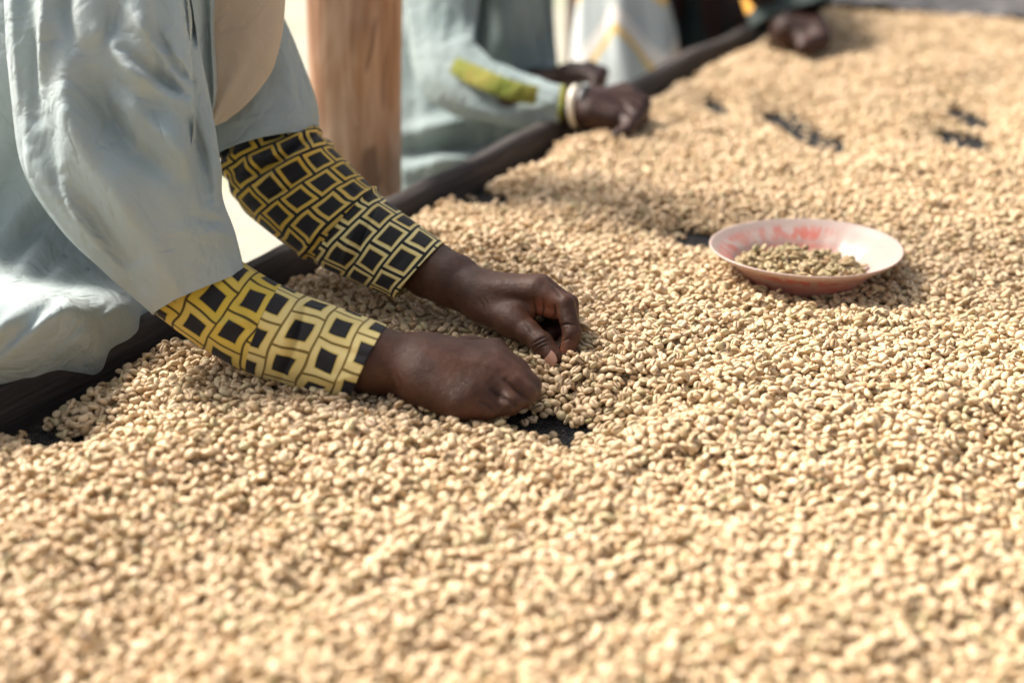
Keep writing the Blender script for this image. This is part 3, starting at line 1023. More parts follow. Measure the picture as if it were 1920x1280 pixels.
def join_parts(parts):
    V, Q, o = [], [], 0
    for v, q in parts:
        V.append(v); Q.append(q + o); o += len(v)
    return np.concatenate(V), np.concatenate(Q)

def np_mesh(name, V, Q, mat, parent, attrs=None):
    me = bpy.data.meshes.new(name)
    me.vertices.add(len(V)); me.vertices.foreach_set("co", V.astype(np.float32).ravel())
    me.loops.add(len(Q) * 4); me.loops.foreach_set("vertex_index", Q.astype(np.int32).ravel())
    me.polygons.add(len(Q)); me.polygons.foreach_set("loop_start", (np.arange(len(Q)) * 4).astype(np.int32))
    me.polygons.foreach_set("use_smooth", np.ones(len(Q), bool))
    me.update(calc_edges=True); me.validate()
    for nme, arr in (attrs or {}).items():
        at = me.attributes.new(nme, 'FLOAT', 'POINT'); at.data.foreach_set("value", arr.astype(np.float32))
    me.materials.append(mat)
    o = bpy.data.objects.new(name, me); COL.objects.link(o)
    o.parent = parent; o.matrix_parent_inverse = Matrix.Translation(-Vector(parent.location))
    return o

def seg_dist(V, p, q):
    p = np.array(p); q = np.array(q); d = q - p
    h = np.clip(((V - p) @ d) / max(1e-9, d @ d), 0, 1)
    return np.linalg.norm(V - p - h[:, None] * d, axis=1)

# ------------------------------------------------------------------ cloth lofts
def catmull(vals, t):
    n = len(vals) - 1
    x = t * n; i = min(int(x), n - 1); f = x - i
    p0 = vals[max(i - 1, 0)]; p1 = vals[i]; p2 = vals[i + 1]; p3 = vals[min(i + 2, n)]
    return 0.5 * ((2 * p1) + (-p0 + p2) * f + (2 * p0 - 5 * p1 + 4 * p2 - p3) * f * f + (-p0 + 3 * p1 - 3 * p2 + p3) * f ** 3)

def loft(name, secs, mat, parent, rings=60, seg=72, folds=None, ratio=0.8, hem=0.02, a0=90, a1=450, thick=0.0012, power=2.0):
    """cloth tube through sections ((lx,ly),(rx,ry),depth[,ratio]); folds(u,ang,du) gives radial metres"""
    C, A, Bv = [], [], []
    for s in secs:
        d = s[2]; rt = s[3] if len(s) > 3 else ratio
        dL = s[4] if len(s) > 4 else 0.0
        l = PD(*s[0], d + dL); r = PD(*s[1], d - dL)
        a = (r - l) / 2
        C.append((l + r) / 2); A.append(a)
        n = a.cross(VIEW.cross(a)).normalized()
        vd = VIEW - a * (VIEW.dot(a) / a.length_squared)
        Bv.append(vd.normalized() * a.length * rt)
    v, f, uvs = [], [], []
    arc = 0.0; prev = None
    full = abs(a1 - a0) >= 359.9
    def ring(t, scale=1.0, keepu=None):
        nonlocal arc, prev
        c = catmull(C, t); a = catmull(A, t); bb = catmull(Bv, t)
        if prev is not None and keepu is None: arc += (c - prev).length
        prev = c
        rad = (a.length + bb.length) / 2
        for k in range(seg + 1):
            th = R(a0 + (a1 - a0) * k / seg)
            cs, sn = math.cos(th), math.sin(th)
            if power != 2.0:
                q = (abs(cs) ** power + abs(sn) ** power) ** (-1 / power)
                cs, sn = cs * q, sn * q
            off = a * cs * scale + bb * sn * scale
            dr = 0.0
            if folds: dr = folds(t, th, arc)
            p = c + off + off.normalized() * dr
            v.append(p)
            uvs.append((arc if keepu is None else keepu, (th - 1.5 * math.pi) * rad))
    for i in range(rings + 1): ring(i / rings)
    nrings = rings + 1
    if hem:
        for j, (sc, tb) in enumerate(((0.975, 1.0), (0.955, 1 - 0.3 * hem), (0.94, 1 - hem))):
            ring(tb, sc, arc); nrings += 1
    for i in range(nrings - 1):
        for k in range(seg):
            p = i * (seg + 1) + k
            f.append((p, p + 1, p + seg + 2, p + seg + 1))
    o = mesh_obj(name, v, f, mat, parent)
    uvl = o.data.uv_layers.new(name="UVMap")
    for li, l in enumerate(o.data.loops):
        uvl.data[li].uv = uvs[l.vertex_index]
    bm = bmesh.new(); bm.from_mesh(o.data)
    if full: bmesh.ops.remove_doubles(bm, verts=bm.verts, dist=1e-5)
    bm.to_mesh(o.data); bm.free()
    return o

def N3(x, y, z): return noise.noise((x, y, z))
def ridge(x, y, z):
    return 1 - abs(N3(x, y, z)) * 2.2

def folds_gen(amp, fa, fu, seed, tw=0.0, fine=0.3):
    def fn(t, th, arc):
        cx, sx = math.cos(th + tw * t), math.sin(th + tw * t)
        a = ridge(cx * fa + seed, sx * fa, t * fu + seed)
        bq = N3(cx * fa * 2.3 + 7 + seed, sx * fa * 2.3, t * fu * 2.2)
        c = N3(cx * fa * 0.8, sx * fa * 0.8 + 3, t * fu * 0.7 + seed)
        return amp * (0.55 * a + fine * bq + 0.8 * c)
    return fn

def np_normals(V, Q):
    fn = np.cross(V[Q[:, 2]] - V[Q[:, 0]], V[Q[:, 3]] - V[Q[:, 1]])
    N = np.zeros_like(V)
    for k in range(4): np.add.at(N, Q[:, k], fn)
    return N / np.maximum(np.linalg.norm(N, axis=1), 1e-12)[:, None]

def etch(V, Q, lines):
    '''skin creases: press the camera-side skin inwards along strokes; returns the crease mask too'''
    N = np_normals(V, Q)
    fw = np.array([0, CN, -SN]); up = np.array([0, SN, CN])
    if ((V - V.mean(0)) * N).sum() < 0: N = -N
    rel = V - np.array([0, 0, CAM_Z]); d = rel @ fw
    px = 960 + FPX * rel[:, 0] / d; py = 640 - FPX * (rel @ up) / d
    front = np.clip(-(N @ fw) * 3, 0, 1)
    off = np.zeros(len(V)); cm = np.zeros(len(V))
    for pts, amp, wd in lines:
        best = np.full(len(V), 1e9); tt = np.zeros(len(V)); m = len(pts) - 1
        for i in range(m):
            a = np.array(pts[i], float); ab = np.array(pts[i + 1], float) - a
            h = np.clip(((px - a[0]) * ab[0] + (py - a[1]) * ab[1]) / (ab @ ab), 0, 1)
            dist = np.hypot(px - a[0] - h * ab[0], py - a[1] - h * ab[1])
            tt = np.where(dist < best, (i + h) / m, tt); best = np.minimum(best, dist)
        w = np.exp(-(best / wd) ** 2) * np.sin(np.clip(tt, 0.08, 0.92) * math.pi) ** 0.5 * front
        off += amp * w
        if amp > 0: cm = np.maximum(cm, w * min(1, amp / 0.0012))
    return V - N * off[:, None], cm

def sculpt(o, lines):
    '''raise (+) or sink (-) folds in a cloth mesh along strokes; each stroke is a list of points, height in metres, width in px'''
    me = o.data
    n = len(me.vertices)
    co = np.empty(n * 3, np.float32); me.vertices.foreach_get("co", co); co = co.reshape(-1, 3).astype(float)
    nr = np.empty(n * 3, np.float32); me.vertices.foreach_get("normal", nr); nr = nr.reshape(-1, 3).astype(float)
    rel = co - np.array([0, 0, CAM_Z])
    fw = np.array([0, CN, -SN]); up = np.array([0, SN, CN])
    d = rel @ fw
    px = 960 + FPX * rel[:, 0] / d; py = 640 - FPX * (rel @ up) / d
    facing = (nr @ fw); sgn = -np.sign(facing); wgt = np.clip(np.abs(facing) * 2.5, 0, 1)
    front = facing < 0 if (facing < 0).mean() > 0.1 else facing > 0
    med = np.median(d)
    front = d < med + 0.01
    off = np.zeros(n)
    for pts, amp, wd in lines:
        best = np.full(n, 1e9); tt = np.zeros(n)
        m = len(pts) - 1
        for i in range(m):
            a = np.array(pts[i], float); b_ = np.array(pts[i + 1], float); ab = b_ - a
            h = np.clip(((px - a[0]) * ab[0] + (py - a[1]) * ab[1]) / (ab @ ab), 0, 1)
            dist = np.hypot(px - a[0] - h * ab[0], py - a[1] - h * ab[1])
            t = (i + h) / m
            tt = np.where(dist < best, t, tt); best = np.minimum(best, dist)
        fade = np.sin(np.clip(tt, 0.04, 0.96) * math.pi) ** 0.5
        off += amp * np.exp(-(best / wd) ** 2) * fade
    off = off * wgt * front
    co -= np.outer(off, fw)
    me.vertices.foreach_set("co", co.astype(np.float32).ravel()); me.update()

# ------------------------------------------------------------------ first worker
def build_worker_one():
    root = empty("person", PD(-60, 900, 1.62))
    root.location.z = -0.80
    tag(root, "nearest worker in grey blue coat and yellow black print sleeves sorting beans with both hands", "person")
    px = 1 / FPX
    def r_(n, d): return n * px * d          # pixels to metres at depth
    # far hand (pinching, thumb towards the camera)
    H = Blob(0.0011)
    W0 = PD(690, 412, 1.475); W1 = PD(800, 488, 1.43); W2 = PD(885, 545, 1.395)
    H.chain([(W0, 0.024), (PD(760, 480, 1.452), 0.0265), (PD(803, 506, 1.43), 0.0272), (PD(850, 526, 1.41), 0.0262), (W2, 0.0225)], 0.006)
    vf = VIEW
    H.cap(PD(815, 505, 1.435), PD(880, 540, 1.42), 0.024, 0.019, 0.010)
    idx = [(PD(1006, 546, 1.352), .0122), (PD(1059, 571, 1.338), .0098), (PD(1073, 624, 1.330), .0088), (PD(1063, 668, 1.330), .0076)]
    mid = [(PD(1013, 541, 1.372), .0118), (PD(1066, 570, 1.362), .0097), (PD(1071, 628, 1.352), .0086), (PD(1052, 655, 1.347), .0078)]
    rng_ = [(PD(1008, 540, 1.392), .0112), (PD(1056, 573, 1.385), .0093), (PD(1052, 620, 1.368), .0083), (PD(1032, 628, 1.362), .0075)]
    pky = [(PD(992, 546, 1.410), .0100), (PD(1030, 577, 1.402), .0082), (PD(1032, 612, 1.388), .0074), (PD(1014, 616, 1.382), .0066)]
    wr = [PD(893, 549, 1.378), PD(893, 545, 1.390), PD(890, 546, 1.402), PD(886, 552, 1.412)]
    for fg, w in zip((idx, mid, rng_, pky), wr):
        H.cap(w, fg[0][0], 0.0175, fg[0][1] + 0.0016, 0.012)
    # palm fill below the knuckles
    H.cap(PD(905, 566, 1.382), PD(985, 572, 1.368), 0.0165, 0.0135, 0.012)
    H.cap(PD(905, 562, 1.400), PD(985, 570, 1.395), 0.0160, 0.0125, 0.012)
    H.cap(PD(1006, 572, 1.352), PD(1044, 584, 1.343), 0.0085, 0.0075, 0.006)
    H.cap(PD(1004, 570, 1.368), PD(1040, 588, 1.362), 0.0085, 0.0075, 0.006)
    for fg in (pky, rng_, mid, idx):
        H.chain(fg, 0.0022)
        H.cap(fg[0][0], fg[0][0].lerp(fg[1][0], 0.25), fg[0][1] + 0.0006, fg[0][1] - 0.001, 0.006)
    th = [(PD(905, 577, 1.372), .0150), (PD(962, 603, 1.350), .0142), (PD(992, 624, 1.336), .0112), (PD(1016, 643, 1.325), .0103), (PD(1037, 670, 1.318), .0090)]
    H.chain(th[:3], 0.010); H.chain(th[2:], 0.004)
    # web between thumb and index
    H.cap(PD(960, 592, 1.356), PD(1000, 566, 1.356), 0.0100, 0.0080, 0.008)
    V1, Q1 = H.mesh(); V1 = relax(V1, Q1, 2, 0.5)
    C1 = [([(998, 645), (1010, 637), (1024, 631)], .0011, 2.0), ([(1001, 651), (1014, 643), (1029, 637)], .0011, 2.0), ([(1006, 658), (1016, 650), (1026, 646)], .0008, 1.6),
          ([(1018, 562), (1019, 580), (1016, 598)], .0014, 2.2), ([(1040, 572), (1041, 586), (1037, 600)], .0014, 2.2), ([(1052, 611), (1063, 607), (1076, 609)], .0012, 2.0), ([(1055, 640), (1066, 634), (1076, 637)], .0007, 1.8),
          ([(1000, 560), (1006, 596), (1024, 614)], .0016, 2.6), ([(985, 606), (994, 616), (1000, 630)], .0007, 2.0), ([(1026, 522), (1040, 540), (1052, 556)], .0010, 2.4), ([(898, 560), (906, 572), (908, 584)], .0007, 2.4), ([(905, 556), (913, 568), (915, 582)], .0006, 2.2)]
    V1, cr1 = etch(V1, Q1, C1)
    # near hand: back of the hand, little finger side to the camera
    G = Blob(0.0013)
    G.chain([(PD(470, 590, 1.285), 0.025), (PD(620, 655, 1.268), 0.0255), (PD(700, 677, 1.254), 0.0280), (PD(762, 686, 1.250), 0.0238), (PD(820, 694, 1.246), 0.0225)], 0.012)
    G.cap(PD(712, 674, 1.265), PD(790, 680, 1.262), 0.020, 0.020, 0.016)
    kn = [(PD(918, 672, 1.268), .0130), (PD(926, 690, 1.250), .0130), (PD(916, 714, 1.234), .0126), (PD(886, 742, 1.218), .0120)]
    wq = [PD(805, 674, 1.262), PD(805, 684, 1.252), PD(803, 698, 1.242), PD(800, 708, 1.234)]
    for (p, r), w in zip(kn, wq):
        G.cap(w, p, 0.0185, r + 0.002, 0.020)
    G.cap(PD(792, 722, 1.232), PD(862, 754, 1.216), 0.0175, 0.0170, 0.014)      # heel of the hand
    G.cap(PD(820, 712, 1.240), PD(900, 735, 1.232), 0.0220, 0.0170, 0.014)
    G.cap(PD(900, 700, 1.236), PD(960, 722, 1.226), 0.0150, 0.0110, 0.012)
    f1 = [kn[0], (PD(968, 697, 1.258), .0112), (PD(994, 722, 1.246), .0088), (PD(1001, 738, 1.238), .0070)]
    f2 = [kn[1], (PD(968, 714, 1.240), .0112), (PD(984, 738, 1.228), .0090), (PD(980, 751, 1.222), .0075)]
    f3 = [kn[2], (PD(950, 738, 1.224), .0106), (PD(956, 757, 1.214), .0088), (PD(940, 763, 1.214), .0078)]
    f4 = [kn[3], (PD(910, 752, 1.216), .0096), (PD(914, 766, 1.212), .0084), (PD(896, 768, 1.212), .0076)]
    for fg in (f1, f2, f3, f4):
        G.chain(fg, 0.0065)
        G.cap(fg[0][0], fg[0][0].lerp(fg[1][0], 0.6), fg[0][1] + 0.0003, fg[0][1] - 0.002, 0.010)
    G.chain([(PD(820, 668, 1.275), .015), (PD(880, 655, 1.292), .0120), (PD(930, 658, 1.292), .0105), (PD(966, 690, 1.280), .0085)], 0.006)
    V2, Q2 = G.mesh(); V2 = relax(V2, Q2, 3, 0.5)
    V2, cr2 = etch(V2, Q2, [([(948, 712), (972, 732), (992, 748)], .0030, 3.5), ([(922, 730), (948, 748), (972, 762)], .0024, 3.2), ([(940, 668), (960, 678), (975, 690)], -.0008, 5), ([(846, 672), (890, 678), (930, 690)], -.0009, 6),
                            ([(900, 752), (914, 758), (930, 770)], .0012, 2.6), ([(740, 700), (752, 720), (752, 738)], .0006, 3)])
    # trunk and upper arms inside the coat, coarser
    B = Blob(0.010)
    sh_n = PD(190, -330, 1.34); el_n = PD(225, 400, 1.29)
    sh_f = PD(370, -260, 1.60); el_f = PD(500, 250, 1.555)
    B.cap(PD(-40, 500, 1.72), PD(60, -60, 1.58), 0.07, 0.08, 0.03)
    B.cap(PD(60, -60, 1.58), PD(150, -330, 1.52), 0.08, 0.07, 0.03)
    B.cap(sh_n, el_n, 0.040, 0.028, 0.02); B.cap(el_n, PD(480, 592, 1.285), 0.028, 0.024, 0.02)
    B.cap(sh_f, el_f, 0.038, 0.026, 0.02); B.cap(el_f, PD(690, 412, 1.475), 0.025, 0.023, 0.02)
    B.cap(sh_n, sh_f, 0.05, 0.05, 0.03)
    V3, Q3 = B.mesh(); V3 = relax(V3, Q3, 2, 0.5)
    V, Q = join_parts([(V1, Q1), (V2, Q2), (V3, Q3)])
    palm = np.zeros(len(V))
    n1 = len(V1)
    # lighter palm side: inner faces of the curled fingers and the thumb pad
    target_c = np.array(PD(1030, 596, 1.33))
    palm[:n1] = np.exp(-(np.linalg.norm(V1 - np.array(PD(1024, 584, 1.342)), axis=1) / 0.015) ** 4) * 0.95
    palm[:n1] = np.maximum(palm[:n1], 0.45 * np.exp(-(np.linalg.norm(V1 - np.array(PD(1052, 660, 1.325)), axis=1) / 0.011) ** 2))
    cre = np.zeros(len(V))
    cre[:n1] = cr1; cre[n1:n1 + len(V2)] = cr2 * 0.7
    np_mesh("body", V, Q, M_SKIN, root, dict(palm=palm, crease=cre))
    # thumb nail
    def nail(c, along, up, w, l, parent):
        along = along.normalized(); up = (up - along * up.dot(along)).normalized(); side = along.cross(up)
        v, f = [], []
        nu, nv = 12, 10
        for i in range(nu + 1):
            a = -1 + 2 * i / nu
            for j in range(nv + 1):
                bq = -1 + 2 * j / nv
                # rounded outline
                x = a * math.sqrt(max(0, 1 - 0.42 * bq * bq)); y = bq * math.sqrt(max(0, 1 - 0.42 * a * a))
                h = -0.45 * w * x * x * 0.9 - 0.10 * l * y * y
                v.append(c + side * x * w + along * y * l + up * h)
        for i in range(nu):
            for j in range(nv):
                p = i * (nv + 1) + j
                f.append((p, p + nv + 1, p + nv + 2, p + 1))
        o = mesh_obj("nail", v, f, M_NAIL, parent)
        m = o.modifiers.new("t", 'SOLIDIFY'); m.thickness = 0.0008; m.offset = 1
        return o
    tp = th[4][0]; ta = (th[4][0] - th[3][0])
    up = Vector((-0.40, -0.85, 0.12))
    upn = (up - ta * (up.dot(ta) / ta.length_squared)).normalized()
    nail(tp + upn * 0.0084 + ta.normalized() * 0.0012, ta, upn, 0.0068, 0.0088, root)

    # printed under-sleeves
    fgen = folds_gen(0.0035, 1.3, 5.0, 3.3, 0.6)
    def f_far(t, a, arc):
        e = math.exp(-((t - 0.12) / 0.16) ** 2)                      # crumpled at the elbow
        return fgen(t, a, arc) * (0.35 + 1.8 * e) + 0.006 * e * math.sin(t * 60 + 3 * math.cos(a)) * 0.5 + 0.004 * math.exp(-((t - 0.66) / 0.015) ** 2)
    loft("far_cuff", [((440, 262), (560, 205), 1.57, .5), ((416, 300), (592, 232), 1.555, .8), ((430, 350), (612, 256), 1.54), ((458, 394), (636, 286), 1.53), ((500, 432), (664, 316), 1.515), ((552, 470), (694, 347), 1.50), ((612, 503), (728, 380), 1.48), ((680, 533), (778, 416), 1.457), ((741, 558), (833, 455), 1.432)],
         M_PRINT_FAR, root, 160, 160, f_far, 0.95, 0.03).name = "printed_sleeve"
    ps = [o for o in root.children if o.name.startswith("printed_sleeve")][0]
    sculpt(ps, [([(430, 330), (500, 318), (560, 270), (592, 250)], -.009, 6), ([(440, 350), (510, 335), (575, 285), (605, 262)], .006, 7), ([(470, 378), (530, 360), (590, 310)], -.006, 6),
                ([(652, 515), (668, 470), (690, 420), (712, 372)], -.005, 4), ([(640, 505), (656, 455), (680, 405)], .005, 6), ([(560, 470), (620, 440), (650, 400)], -.003, 7),
                ([(450, 300), (500, 300), (560, 262)], .006, 7), ([(610, 300), (650, 350), (690, 390)], -.003, 6), ([(700, 520), (740, 500), (775, 460)], -.002, 7)])
    fg2 = folds_gen(0.0028, 1.2, 3.0, 8.1, 0.3)
    loft("near_cuff", [((200, 500), (330, 380), 1.31), ((256, 556), (380, 430), 1.305), ((318, 604), (428, 474), 1.298), ((396, 658), (490, 516), 1.29), ((482, 703), (562, 552), 1.278), ((568, 734), (642, 582), 1.267), ((655, 757), (724, 613), 1.255)],
         M_PRINT_NEAR, root, 130, 160, fg2, 0.9, 0.03)
    ps = [o for o in root.children if o.name.startswith("near_cuff")][0]
    ps.name = "printed_sleeve"
    sculpt(ps, [([(575, 562), (560, 610), (545, 660), (525, 712)], -.006, 6), ([(560, 560), (542, 610), (526, 660)], .004, 9), ([(440, 540), (470, 600), (500, 650)], -.004, 9),
                ([(360, 590), (420, 610), (480, 600)], .004, 10), ([(600, 640), (650, 660), (690, 670)], -.0025, 9), ([(590, 700), (630, 715), (670, 705)], .0025, 9)])

    # coat: body, near sleeve, far sleeve, collar cloth
    fb = folds_gen(0.012, 1.2, 1.0, 1.7, 0.5, 0.2)
    def f_body(t, a, arc):
        low = max(0.0, min(1.0, (0.62 - t) / 0.4))
        k = 0.45 + 0.9 * low
        return fb(t, a, arc) * k + 0.004 * low * math.sin(a * 17 + 25 * t + 2 * N3(a, t * 3, 2))
    cb = loft("coat_body", [((-420, 1500), (440, 1500), 1.62, 0.5), ((-400, 1100), (395, 1100), 1.60, 0.5), ((-380, 840), (310, 775), 1.40, 0.40, -.15), ((-360, 690), (246, 598), 1.30, 0.37, -.19), ((-345, 540), (222, 520), 1.43, 0.34, -.12), ((-330, 440), (200, 430), 1.49, 0.34, -.06), ((-280, 300), (330, 300), 1.50, 0.42), ((-230, 190), (404, 200), 1.46, 0.4), ((-180, 40), (404, 40), 1.45, 0.4), ((-130, -150), (410, -150), 1.45, 0.4), ((-60, -330), (370, -330), 1.45, 0.35)],
         M_COAT, root, 220, 300, f_body, 0.5, 0)
    pl = []
    for k, (x0, y0, x1, y1, am, w) in enumerate([(-20, 735, 215, 575, .008, 13), (60, 640, 215, 480, .009, 12), (50, 500, 150, 330, .010, 16), (-20, 700, 225, 500, .016, 14), (-20, 670, 210, 468, -.016, 12), (-20, 640, 190, 450, .014, 12), (-20, 610, 178, 432, -.012, 10),
            (-20, 575, 170, 395, .018, 18), (-20, 530, 150, 360, -.016, 14), (-20, 480, 130, 300, .014, 20), (20, 730, 238, 545, -.012, 9), (60, 700, 242, 560, .010, 9), (-20, 420, 90, 200, -.012, 20)]):
        pl.append(([(x0, y0), ((x0 + x1) / 2 - 12, (y0 + y1) / 2 + 6), (x1, y1)], am * 0.6, w))
    pl.append(([(372, -60), (378, 120), (392, 300)], -.030, 14))
    sculpt(cb, pl)
    fs = folds_gen(0.0065, 1.25, 2.6, 5.2, 0.9, 0.45)
    def f_sl(t, a, arc):
        k = 0.55 + 0.75 * math.exp(-((t - 0.45) / 0.25) ** 2)
        d = fs(t, a, arc) * k
        # drag folds from the armpit towards the elbow
        for (ph, am, wd, tc, tw_) in ((-0.6, 0.010, 0.20, 0.42, 0.22), (-1.15, 0.008, 0.16, 0.38, 0.20), (-1.9, 0.007, 0.25, 0.5, 0.25), (-2.5, 0.006, 0.2, 0.55, 0.3)):
            c = ph - 1.3 * (t - tc)
            x = (a - 2 * math.pi - c + math.pi) % (2 * math.pi) - math.pi
            d += am * math.exp(-(x / wd) ** 2) * math.exp(-((t - tc) / tw_) ** 2)
            x2 = x - 1.6 * wd
            d -= am * 0.8 * math.exp(-(x2 / wd) ** 2) * math.exp(-((t - tc) / tw_) ** 2)
        return d * (0.25 + 0.75 * min(1, (1 - t) * 8))
    ns = loft("near_sleeve", [((25, -330), (330, -300), 1.30, 0.55), ((12, -150), (345, -140), 1.29, 0.55), ((18, 20), (365, 40), 1.28, 0.55), ((34, 180), (392, 190), 1.275, 0.55), ((58, 320), (405, 300), 1.27, 0.55), ((120, 425), (412, 370), 1.27, 0.55), ((205, 510), (436, 435), 1.275, 0.55), ((287, 590), (458, 512), 1.28, 0.60)],
         M_COAT, root, 220, 260, f_sl, 0.6, 0.03)
    ns.name = "coat_sleeve"
    sculpt(ns, [([(340, -40), (352, 30), (362, 80)], -.020, 7), ([(285, 50), (325, 115), (356, 150)], -.016, 9), ([(250, 20), (300, 90), (350, 135)], .012, 14),
                ([(235, 95), (290, 140), (345, 178)], -.020, 12), ([(190, 60), (250, 130), (330, 185)], .013, 18),
                ([(165, 110), (185, 200), (240, 275), (330, 340)], -.016, 22), ([(100, 60), (125, 200), (200, 330), (290, 460), (350, 570)], .022, 34),
                ([(48, -60), (58, 90), (70, 220)], -.014, 14), ([(20, -60), (30, 100), (45, 260)], .008, 12), ([(85, -60), (88, 60), (78, 170)], .012, 13), ([(120, -80), (122, 30), (140, 90)], -.010, 12),
                ([(360, 405), (395, 413), (430, 414)], -.004, 10), ([(320, 432), (370, 440), (440, 436)], .004, 18), ([(345, 200), (372, 280), (392, 370)], -.014, 12),
                ([(250, 200), (320, 260), (375, 330)], .008, 16), ([(60, 290), (130, 400), (230, 520)], .008, 16), ([(120, 330), (190, 430), (260, 540)], -.009, 15), ([(215, 0), (205, 60), (195, 100)], -.008, 14),
                ([(330, 470), (345, 520), (350, 560)], -.005, 14)])
    fs2 = folds_gen(0.006, 1.3, 2.5, 9.4, 0.8, 0.4)
    def f_s2(t, a, arc):
        return fs2(t, a, arc) * (0.3 + 0.7 * min(1, (1 - t) * 5)) + 0.0012 * math.exp(-((t - 0.86) / 0.008) ** 2)
    loft("far_sleeve", [((330, -300), (470, -300), 1.56), ((350, -130), (490, -130), 1.56), ((370, 0), (512, 0), 1.56), ((392, 90), (550, 85), 1.56), ((402, 180), (580, 165), 1.555), ((406, 245), (592, 210), 1.55), ((410, 295), (600, 252), 1.545)],
         M_COAT, root, 90, 120, f_s2, 1.05, 0.03).name = "coat_sleeve"
    fs3 = folds_gen(0.008, 0.9, 1.2, 2.4, 0.2, 0.25)
    loft("scarf", [((330, -330), (520, -330), 1.475, 0.2), ((360, -120), (540, -120), 1.475, 0.2), ((372, 0), (537, 0), 1.475, 0.22), ((374, 80), (526, 75), 1.475, 0.22), ((374, 150), (502, 140), 1.475, 0.22), ((376, 205), (462, 196), 1.475, 0.24), ((386, 240), (424, 228), 1.475, 0.3)],
         M_SCARF, root, 60, 72, fs3, 0.3, 0)
build_worker_one()

